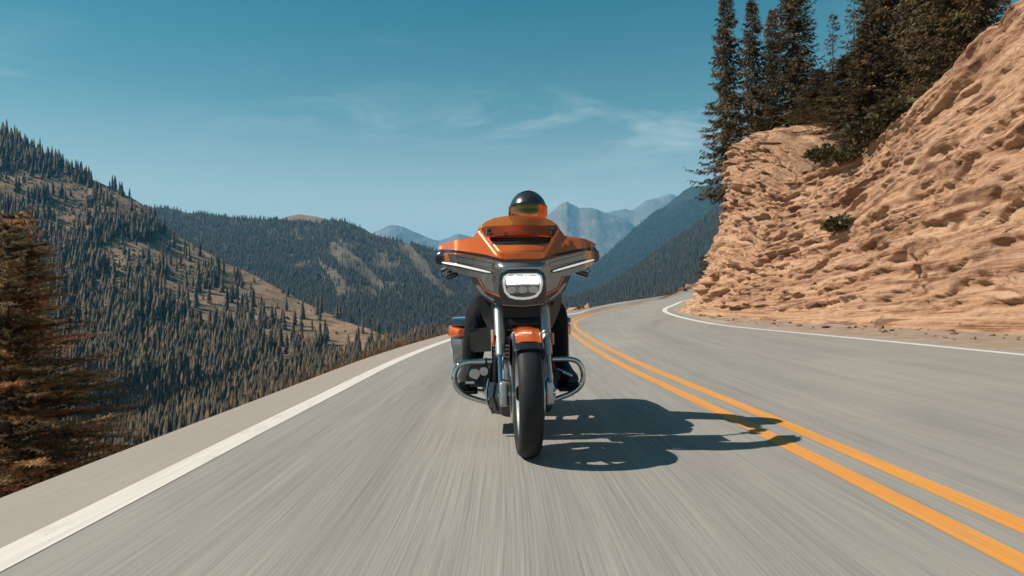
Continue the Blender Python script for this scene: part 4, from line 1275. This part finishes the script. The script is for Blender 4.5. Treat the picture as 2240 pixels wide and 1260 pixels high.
# ---- windscreen and its lower lip
FS = lambda x, z: FY(x, min(z, 1.25)) + .55 * max(0, z - 1.25)
scr = mirror_close([(0,1.200),(-.16,1.200),(-.235,1.215),(-.244,1.233),(-.228,1.262),(-.190,1.292),(-.139,1.312),(-.060,1.321),(0,1.321)])
ws = patch("windscreen", scr, M["amber"], bike, .012, .004, .012, F=FS)
FL = lambda x, z: FY(x, 1.19) - .035 + .75 * (z - 1.19)
lipp = mirror_close([(0,1.196),(-.104,1.195),(-.187,1.189),(-.202,1.206),(-.222,1.244),(-.212,1.256),(-.102,1.256),(0,1.256)])
lip = patch("screen_lip", lipp, M["amber_dark"], bike, 0.0, .005, .012, F=FL)
for s in (-1, 1):
    for z, xx in ((1.212, .172), (1.235, .180)):
        MB().lathe([(-.012, .0005), (-.012, .007), (-.006, .010), (.02, .010)], (s * xx, FL(s * xx, z), z), "Y", 14).build("screen_bolt", M["gloss_black"], lip)
    MB().box((s * .175, FL(.175, 1.222) + .012, 1.222), (.034, .014, .055), rx=-.6, bev=.004).build("screen_bracket", M["satin_black"], lip)
    MB().box((s * .088, FL(.088, 1.20) - .004, 1.202), (.010, .012, .022), bev=.003).build("screen_clip", M["gloss_black"], lip)

# ---- shroud below the fairing, side struts, air deflectors
def ring_rect(xh, y, z0, z1, yd, ch=.02):
    return [(-xh, y, z0 + ch), (-xh + ch, y, z0), (xh - ch, y, z0), (xh, y, z0 + ch), (xh, y, z1), (-xh, y, z1)]
MB().loft([ring_rect(.155, .235, .715, .815, 0), ring_rect(.17, .27, .70, .82, 0), ring_rect(.165, .36, .68, .83, 0)]).build("fork_shroud", M["satin_black"], bike)
MB().loft([[(-.19, .31, .80), (.19, .31, .80), (.19, .50, .80), (-.19, .50, .80)], [(-.235, .33, .93), (.235, .33, .93), (.235, .52, .93), (-.235, .52, .93)]]).build("fairing_support", M["satin_black"], bike)
for s in (-1, 1):
    secs = []
    for z, xc, w in ((.86, .215, .035), (.78, .20, .036), (.72, .185, .028), (.665, .17, .016)):
        secs.append([(s * (xc - w), .34, z), (s * (xc + w), .36, z), (s * (xc + w), .50, z), (s * (xc - w), .48, z)])
    MB().loft(secs).build("side_strut", M["gloss_black"], bike)
# handlebar with grips and lever ends
bars = MB().tube([(-.42, .66, 1.045), (-.30, .58, 1.075), (-.12, .50, 1.05), (0, .48, 1.04), (.12, .50, 1.05), (.30, .58, 1.075), (.42, .66, 1.045)], .013, 12, sub=5).build("handlebar", M["satin_black"], bike)
for s in (-1, 1):
    MB().tube([(s * .33, .60, 1.070), (s * .46, .69, 1.030)], .018, 14).build("grip", M["leather"], bars)
    MB().tube([(s * .33, .56, 1.05), (s * .40, .585, 1.035), (s * .445, .60, 1.012), (s * .462, .605, 1.008)], [.007, .006, .005, .0055], 8, sub=4).build("lever", M["chrome"], bars)
    MB().lathe([(-.011, .001), (-.009, .007), (0, .0105), (.009, .007), (.011, .001)], (s * .468, .605, 1.006), "X", 14).build("lever_ball", M["chrome"], bars)
    MB().box((s * .30, .575, 1.06), (.06, .05, .045), bev=.01).build("switch_box", M["satin_black"], bars)
    MB().box((s * .40, .545, .992), (.09, .05, .035), ry=s * .35, bev=.015).build("turn_signal", M["gloss_black"], bike)

# ---- frame, chin guard, radiator
for s in (-1, 1):
    MB().tube([(s * .05, .34, .80), (s * .12, .46, .60), (s * .145, .52, .36), (s * .13, .60, .20), (s * .12, 1.2, .19), (s * .13, 1.45, .36)], .018, 10, sub=5).build("frame_tube", M["satin_black"], bike)
chin = MB().loft([[(-.185, .52, .34), (-.12, .45, .34), (.12, .45, .34), (.185, .52, .34)], [(-.195, .50, .25), (-.12, .42, .25), (.12, .42, .25), (.195, .50, .25)], [(-.165, .50, .152), (-.11, .44, .152), (.11, .44, .152), (.165, .50, .152)]])
chn = chin.build("chin_guard", M["gloss_black"], bike, angle=25)
MB().loft([[(-.165, .53, .58), (.165, .53, .58), (.165, .56, .58), (-.165, .56, .58)], [(-.165, .53, .36), (.165, .53, .36), (.165, .56, .36), (-.165, .56, .36)]]).build("radiator", M["satin_black"], bike)
for k in range(9):
    MB().box((0, .527, .375 + .023 * k), (.31, .006, .010)).build("radiator_fin", M["alu"], chn)
for s in (-1, 1):
    MB().tube([(s * .19, .48, .355), (s * .205, .465, .25), (s * .168, .465, .155)], .008, 8, sub=4).build("chin_edge", M["chrome"], chn)
# engine
eng = MB().box((0, .86, .33), (.30, .52, .26), bev=.05).build("engine", M["satin_black"], bike)
for q, (y0, tilt) in enumerate(((.74, -.39), (.98, .39))):
    cyl = MB()
    prof_ = []
    for k in range(9):
        prof_ += [(.02 + k * .024, .075), (.02 + k * .024, .098), (.032 + k * .024, .098), (.032 + k * .024, .075)]
    cyl.lathe(prof_, (0, 0, 0), "Z", 28)
    Rm = Matrix.Rotation(tilt * -1, 3, "X")
    cyl.V = [tuple(Rm @ Vector(v) + Vector((0, y0 + (.05 if q == 0 else -.05), .42))) for v in cyl.V]
    cyl.build("cylinder", M["satin_black"], eng)
    MB().box((0, y0 + (.05 if q == 0 else -.05) + math.tan(tilt) * .26 * 1.0, .70), (.20, .15, .09), rx=-tilt, bev=.025).build("rocker_cover", M["chrome"], eng)
MB().lathe([(-.04, .001), (-.04, .07), (-.025, .10), (0, .115), (.04, .115)], (-.17, .74, .34), "X", 32).build("timing_cover", M["chrome"], eng)
MB().lathe([(.03, .001), (.03, .06), (.02, .10), (-.03, .115)], (.17, .72, .35), "X", 32).build("primary_cover", M["chrome"], eng)
MB().box((.17, .98, .35), (.06, .40, .17), bev=.035).build("primary_case", M["chrome"], eng)
for k in range(4):
    MB().tube([(-.13 - .02 * (k % 2), .63 + .05 * k, .30), (-.15, .64 + .05 * k, .44), (-.12, .68 + .05 * k, .60)], .011, 8, sub=4).build("pushrod_tube", M["chrome"], eng)
# oil and cable lines in front of the engine, both sides
for k, (x, y, z0, z1) in enumerate([(-.19, .60, .24, .44), (-.21, .64, .26, .42), (-.165, .58, .22, .50), (.19, .60, .26, .45), (.165, .58, .22, .52)]):
    MB().tube([(x, y, z0), (x - .015 * (-1) ** k, y - .03, (z0 + z1) / 2), (x * .9, y, z1)], .009, 8, sub=5).build("oil_line", M["chrome"] if k % 2 else M["satin_black"], eng)
MB().lathe([(-.05, .001), (-.05, .03), (-.042, .036), (.05, .036)], (-.27, .63, .385), "Y", 20).build("horn", M["chrome"], bike)
MB().lathe([(-.05, .001), (-.05, .026), (-.042, .03), (.05, .03)], (-.215, .62, .40), "Y", 20).build("oil_filter", M["chrome"], bike)
MB().loft([[(-.15, .60, .30), (-.30, .62, .30), (-.33, .63, .36), (-.30, .63, .43), (-.15, .60, .45)], [(-.15, .76, .28), (-.33, .76, .29), (-.35, .76, .36), (-.33, .76, .44), (-.15, .76, .46)]]).build("dark_filler", M["satin_black"], eng)  # added black block, darkens the open gap between fork and engine guard
MB().loft([[(.15, .60, .24), (.22, .62, .25), (.26, .63, .34), (.22, .63, .44), (.15, .60, .45)], [(.15, .76, .24), (.24, .76, .25), (.27, .76, .34), (.24, .76, .44), (.15, .76, .46)]]).build("dark_filler", M["satin_black"], eng)  # smaller added block, darkens the gap on the other side
# air cleaner on the viewer's left
MB().loft([[(-.165, .66, .67), (-.285, .67, .655), (-.300, .68, .635), (-.295, .69, .53), (-.275, .69, .51), (-.165, .67, .515)], [(-.165, .90, .68), (-.27, .90, .665), (-.30, .89, .64), (-.30, .88, .53), (-.27, .88, .51), (-.165, .88, .51)]]).build("air_cleaner", M["gloss_black"], bike)
# engine guards
for s in (-1, 1):
    MB().tube([(s * .10, .55, .462), (s * .22, .55, .466), (s * .325, .55, .462), (s * .375, .55, .435), (s * .397, .55, .375), (s * .385, .55, .31), (s * .335, .55, .262), (s * .25, .55, .228), (s * .13, .55, .195)], .0165, 16, sub=6).build("engine_guard", M["chrome"], bike)
    MB().lathe([(-.006, .017), (-.006, .021), (.006, .021), (.006, .017)], (s * .20, .55, .4655), "X", 16).build("guard_clamp", M["satin_black"], bike)
    fb = MB().box((s * .315, .80, .275), (.12, .36, .022), rx=.06, bev=.008).build("floorboard", M["satin_black"], bike)
    for k in range(5): MB().box((s * (.275 + .02 * k), .80, .289), (.008, .32, .006), rx=.06).build("rubber_rib", M["tyre"], fb)
    MB().tube([(s * .13, .75, .24), (s * .26, .75, .262)], .012, 8).build("floorboard_mount", M["steel"], fb)
# shifter rod on the viewer's right, brake pedal on the left
MB().tube([(.24, .58, .40), (.30, .56, .375), (.33, .56, .36)], .009, 8, sub=4).build("shift_lever", M["chrome"], bike)
MB().box((-.30, .58, .335), (.06, .03, .02), bev=.006).build("brake_pedal", M["chrome"], bike)
# tank, seat, rear fender, bags, exhaust
def oval(xh, y, z0, z1, n=16, e=2.6):
    r = []
    for k in range(n):
        a = 2 * pi * k / n; c_, s_ = cos(a), sin(a)
        r.append((xh * abs(c_) ** (2 / e) * (1 if c_ >= 0 else -1), y, (z0 + z1) / 2 + (z1 - z0) / 2 * abs(s_) ** (2 / e) * (1 if s_ >= 0 else -1)))
    return r
tank = MB().loft([oval(.05, .55, .80, .88), oval(.12, .60, .78, .94), oval(.16, .72, .76, .97), oval(.165, .90, .75, .965), oval(.14, 1.06, .74, .92), oval(.09, 1.17, .72, .84)]).build("fuel_tank", M["orange"], bike)
MB().box((0, .88, .968), (.09, .34, .02), bev=.008).build("tank_console", M["gloss_black"], tank)
MB().loft([oval(.10, 1.12, .68, .82), oval(.16, 1.22, .66, .765), oval(.19, 1.40, .65, .745), oval(.175, 1.56, .66, .80), oval(.15, 1.75, .69, .83), oval(.10, 1.92, .70, .80)]).build("seat", M["leather"], bike)
rf = MB(); secs = []
for k in range(20):
    a = radians(-62 + 160 * k / 19); rr = .39
    up = [(-.115, -.10), (-.11, -.03), (-.08, .0), (0, .008), (.08, .0), (.11, -.03), (.115, -.10)]
    secs.append([(x, 1.62 + (rr + q) * sin(a), .337 + (rr + q) * cos(a)) for x, q in up + [(x * .96, q - .006) for x, q in reversed(up)]])
rfo = rf.loft(secs).build("rear_fender", M["orange"], bike)
MB().box((0, 2.025, .50), (.10, .02, .05), bev=.008).build("tail_light", M["red_lens"], rfo)
def bag_ring(s, xi, xo, y, z0, z1, r=.05):
    pts = []
    for (cx, cz, a0) in ((xo - r, z1 - r, 0), (xi + r * .4, z1 - r * .4, 90), (xi + r * .4, z0 + r * .4, 180), (xo - r, z0 + r, 270)):
        rr = r if cx > (xi + xo) / 2 else r * .4
        for k in range(4):
            a = radians(a0 + 30 * k); pts.append((s * (cx + rr * cos(a)), y, cz + rr * sin(a)))
    return pts
for s in (-1, 1):
    body = MB().loft([bag_ring(s, .25, .36, 1.27, .46, .575, .03), bag_ring(s, .24, .425, 1.33, .37, .60), bag_ring(s, .23, .440, 1.48, .34, .60), bag_ring(s, .23, .440, 1.80, .33, .60), bag_ring(s, .24, .42, 2.02, .38, .60), bag_ring(s, .26, .37, 2.08, .45, .58, .03)])
    bg = body.build("saddlebag", M["silver"], bike)
    MB().loft([bag_ring(s, .25, .38, 1.255, .585, .635, .018), bag_ring(s, .235, .440, 1.33, .568, .652, .02), bag_ring(s, .23, .458, 1.46, .566, .655, .02), bag_ring(s, .23, .458, 1.82, .566, .655, .02), bag_ring(s, .24, .44, 2.04, .568, .650, .02), bag_ring(s, .26, .38, 2.10, .585, .635, .018)]).build("bag_band", M["orange"], bg)
    MB().loft([bag_ring(s, .26, .37, 1.275, .656, .672, .006), bag_ring(s, .24, .445, 1.35, .656, .700, .02), bag_ring(s, .235, .440, 1.48, .656, .715, .028), bag_ring(s, .235, .440, 1.80, .656, .715, .028), bag_ring(s, .25, .42, 2.02, .656, .70, .02), bag_ring(s, .27, .36, 2.07, .656, .672, .006)]).build("bag_lid", M["gloss_black"], bg)
    MB().box((s * .4605, 1.62, .61), (.006, .10, .03), bev=.002).build("bag_latch", M["chrome"], bg)
MB().tube([(-.16, .66, .30), (-.20, .80, .24), (-.21, 1.2, .25), (-.30, 1.35, .27), (-.31, 2.05, .30)], [.024, .024, .026, .045, .048], 16, sub=5).build("exhaust", M["chrome"], bike)
MB().tube([(.14, .80, .24), (.24, 1.25, .25), (.31, 1.40, .27), (.31, 2.05, .30)], [.024, .026, .045, .048], 16, sub=5).build("exhaust", M["chrome"], bike)
MB().tube([(-.10, 1.3, .42), (-.10, 1.62, .337)], .025, 10).build("swing_arm", M["satin_black"], bike)
MB().tube([(.10, 1.3, .42), (.10, 1.62, .337)], .025, 10).build("swing_arm", M["satin_black"], bike)
MB().tube([(.04, 2.05, .80), (.05, 2.06, 1.02), (.05, 2.065, 1.10)], [.004, .003, .002], 6).build("antenna", M["satin_black"], bike)
# ================================================================== RIDER
rider = thing("person", BK_LOC, BK_ROT)
tag(rider, "rider in dark clothes and black full-face helmet seated on the orange motorcycle", "person")
def skin_mesh(name, verts, edges, mat, parent, root=0, sub=2):
    """verts: (x, y, z, rx, ry)"""
    me = bpy.data.meshes.new(name)
    me.from_pydata([v[:3] for v in verts], edges, [])
    o = bpy.data.objects.new(name, me); COL.objects.link(o)
    md = o.modifiers.new("skin", "SKIN"); md.use_smooth_shade = True
    sv = me.skin_vertices[0].data
    for i, v in enumerate(verts):
        sv[i].radius = (v[3], v[4] if len(v) > 4 else v[3]); sv[i].use_root = (i == root)
    if sub:
        sd = o.modifiers.new("sub", "SUBSURF"); sd.levels = sub; sd.render_levels = sub
    bpy.context.view_layer.update()
    dg = bpy.context.evaluated_depsgraph_get()
    m2 = bpy.data.meshes.new_from_object(o.evaluated_get(dg))
    bpy.data.objects.remove(o)
    m2.name = name; m2.materials.clear()
    return link_mesh(name, m2, mat, parent, smooth=True)
hx = .115
BV = [
 (0.0, 1.34, .83, .15, .13),        # 0 pelvis
 (.02, 1.33, .98, .145, .12),       # 1 waist
 (.05, 1.27, 1.13, .165, .125),     # 2 chest
 (.07, 1.19, 1.255, .13, .10),      # 3 upper chest
 (hx, 1.09, 1.34, .06, .06),        # 4 neck
 (hx, 1.03, 1.41, .075, .075),      # 5 head base
 (hx, 1.01, 1.49, .085, .095),      # 6 head
 (.24, 1.16, 1.25, .075, .075), (.375, 1.00, 1.10, .056, .056), (.425, .84, 1.06, .048, .048), (.415, .715, 1.055, .034, .034),   # 7-10 arm (viewer's right)
 (-.11, 1.16, 1.25, .075, .075), (-.345, 1.00, 1.10, .056, .056), (-.42, .84, 1.06, .048, .048), (-.415, .715, 1.055, .034, .034),  # 11-14
 (.12, 1.25, .80, .105, .105), (.22, 1.00, .79, .098, .098), (.268, .785, .745, .084, .082), (.272, .83, .60, .082, .080), (.285, .885, .44, .074, .072), (.295, .90, .36, .055, .055),   # 15-20 leg
 (-.12, 1.25, .80, .105, .105), (-.20, 1.00, .79, .098, .098), (-.245, .785, .755, .084, .082), (-.262, .83, .60, .082, .080), (-.285, .885, .44, .074, .072), (-.30, .90, .36, .055, .055),  # 21-26
]
BE = [(0,1),(1,2),(2,3),(3,4),(4,5),(5,6),(3,7),(7,8),(8,9),(9,10),(3,11),(11,12),(12,13),(13,14),(0,15),(15,16),(16,17),(17,18),(18,19),(19,20),(0,21),(21,22),(22,23),(23,24),(24,25),(25,26)]
body = skin_mesh("body", BV, BE, M["denim"], rider)
# boots resting on the floorboards
for s in (-1, 1):
    x = s * .305
    secs = []
    for (y, z0, z1, w) in ((1.00, .305, .40, .036), (.965, .29, .43, .046), (.90, .292, .45, .048), (.84, .294, .42, .047), (.77, .296, .385, .050), (.70, .298, .365, .052), (.655, .302, .350, .044), (.63, .308, .335, .026)):
        secs.append([(x + s * (.96 - y) * .12 + q[0], q[1], q[2]) for q in oval(w, y, z0, z1, 16, 3.0)])
    bt = MB().loft(secs).build("boot", M["leather"], rider)
    so = []
    for (y, w) in ((1.005, .034), (.97, .045), (.88, .044), (.77, .050), (.70, .053), (.655, .046), (.625, .026)):
        xc = x + s * (.96 - y) * .12
        so.append([(xc - w, y, .284), (xc + w, y, .284), (xc + w, y, .304), (xc - w, y, .304)])
    MB().loft(so).build("sole", M["tyre"], bt)
# gloved hands closed round the grips
for s in (-1, 1):
    g0 = np.array([s * .345, .610, 1.066]); g1 = np.array([s * .445, .680, 1.035]); ga = (g1 - g0) / np.linalg.norm(g1 - g0)
    ctr = (g0 + g1) / 2
    back = np.array([0, 1.0, .35]); back /= np.linalg.norm(back)
    upv = np.cross(ga, back) * (1 if s > 0 else -1); upv /= np.linalg.norm(upv)
    if upv[2] < 0: upv = -upv
    V = [tuple(ctr + back * .085 + upv * .0) + (.030, .026), tuple(ctr + back * .048 + upv * .022) + (.040, .020), tuple(ctr + back * .020 + upv * .034) + (.042, .015)]
    E = [(0, 1), (1, 2)]
    gl = skin_mesh("glove", V, E, M["leather"], rider, 0, 2)
    for k, ln in enumerate((.94, 1.0, .96, .82)):
        b = ctr + ga * (-.036 + .024 * k)
        pts = [b + back * .026 + upv * .030, b + upv * .036 * ln - back * .006, b - back * .034 * ln + upv * .012, b - back * .026 * ln - upv * .022, b + back * .004 - upv * .030]
        skin_mesh("finger", [tuple(p) + (r, r) for p, r in zip(pts, (.0105, .0105, .010, .0095, .008))], [(i, i + 1) for i in range(4)], M["leather"], gl, 0, 1)
    b = ctr - ga * .040
    pts = [b + back * .040 + upv * .010, b + back * .022 - ga * .012 - upv * .012, b + back * .0 - upv * .030, b - back * .020 - upv * .032 + ga * .012]
    skin_mesh("thumb", [tuple(p) + (r, r) for p, r in zip(pts, (.0135, .012, .011, .009))], [(i, i + 1) for i in range(3)], M["leather"], gl, 0, 1)
# helmet
HC = np.array([hx, 1.0, 1.437])
def helm_pt(az, el, k=1.0):
    """az 0 = forward (towards the viewer), el from -90 to 90 degrees"""
    ca, sa, ce, se = cos(az), sin(az), cos(el), sin(el)
    rx_, ry_, rz_ = .128, .150, .140
    x = rx_ * ce * sa; y = -ry_ * ce * ca; z = rz_ * se
    if se < 0:
        z = z * 1.05
        fwd = max(0, ca) * min(1, -se * 2.2)
        y -= .022 * fwd * (1 if se > -.8 else .6)
        x *= 1 - .10 * min(1, -se * 1.3) ** 2
    return HC + k * np.array([x, y, z])
def helm_patch(az0, az1, el0, el1, k, na=40, ne=20, el_fn=None):
    V, F = [], []
    for i in range(ne + 1):
        for j in range(na + 1):
            az = az0 + (az1 - az0) * j / na
            e0, e1 = (el0, el1) if el_fn is None else el_fn(az)
            V.append(tuple(helm_pt(az, e0 + (e1 - e0) * i / ne, k)))
    for i in range(ne):
        for j in range(na): F.append((i * (na + 1) + j, i * (na + 1) + j + 1, (i + 1) * (na + 1) + j + 1, (i + 1) * (na + 1) + j))
    return MB().add(V, F)
M["helmet_black"] = plain("black_helmet", (0.014, 0.016, 0.019), 0.30, 0.0, 0.6, var=0.08)
def visor_material():
    g = N("mirror_visor")
    obj = g.n("ShaderNodeTexCoord").outputs["Object"]
    c = g.ramp(g.noise(obj, 6, 3), [(0.3, (.66, .17, .05)), (0.7, (.78, .22, .07))])
    g.set(Base_Color=c, Metallic=1.0, Roughness=0.05)
    return g.m
M["visor"] = visor_material()
hm = helm_patch(-pi, pi, radians(-58), radians(89.9), 1.0, 56, 36)
helmet = hm.build("helmet", M["helmet_black"], rider, angle=60)
vfn = lambda az: (radians(-30) + radians(8) * (abs(az) / radians(92)) ** 2, radians(15) - radians(9) * (abs(az) / radians(92)) ** 2)
vis_ = helm_patch(radians(-92), radians(92), 0, 0, 1.035, 40, 14, vfn).build("visor", M["visor"], helmet)
mdv = vis_.modifiers.new("thick", "SOLIDIFY"); mdv.thickness = .003
for s in (-1, 1):
    p = helm_pt(s * radians(96), radians(-6), 1.02)
    MB().lathe([(-.004, .001), (-.004, .02), (.010, .022), (.010, .001)] if s < 0 else [(-.010, .001), (-.010, .022), (.004, .02), (.004, .001)], tuple(p), "X", 20).build("visor_pivot", M["gloss_black"], helmet)
# brow line, crown vent, chin vent
MB().tube([tuple(helm_pt(radians(a), vfn(radians(a))[1] + radians(1.5), 1.03)) for a in range(-90, 91, 6)], .0035, 6).build("visor_seal", M["gloss_black"], helmet)
MB().tube([tuple(helm_pt(radians(a), radians(66 - abs(a) * .25), 1.008)) for a in range(-40, 41, 8)], [.001, .003, .0045, .005, .005, .005, .0045, .003, .001], 8).build("crown_vent", M["gloss_black"], helmet)
MB().tube([tuple(helm_pt(radians(a), radians(-40), 1.01)) for a in range(-22, 23, 4)], .006, 8).build("chin_vent", M["gloss_black"], helmet)
# ================================================================== HAZE
def box_np(a, b):
    V = [(x, y, z) for x in (a[0], b[0]) for y in (a[1], b[1]) for z in (a[2], b[2])]
    F = [(0, 1, 3, 2), (4, 6, 7, 5), (0, 4, 5, 1), (2, 3, 7, 6), (0, 2, 6, 4), (1, 5, 7, 3)]
    return V, F
V, F = box_np((-11500, -3000, -262), (11500, 16000, 1420))
g = N("haze_air")
g.t.nodes.remove(g.b)
pv = g.n("ShaderNodeVolumePrincipled")
pv.inputs["Color"].default_value = (0.13, 0.58, 1.0, 1)
pv.inputs["Density"].default_value = 7.5e-5
pv.inputs["Anisotropy"].default_value = 0.0
g.link(pv.outputs[0], g.o.inputs["Volume"])
hz = mesh_np("haze", V, F, g.m)
tag(hz, kind="stuff")
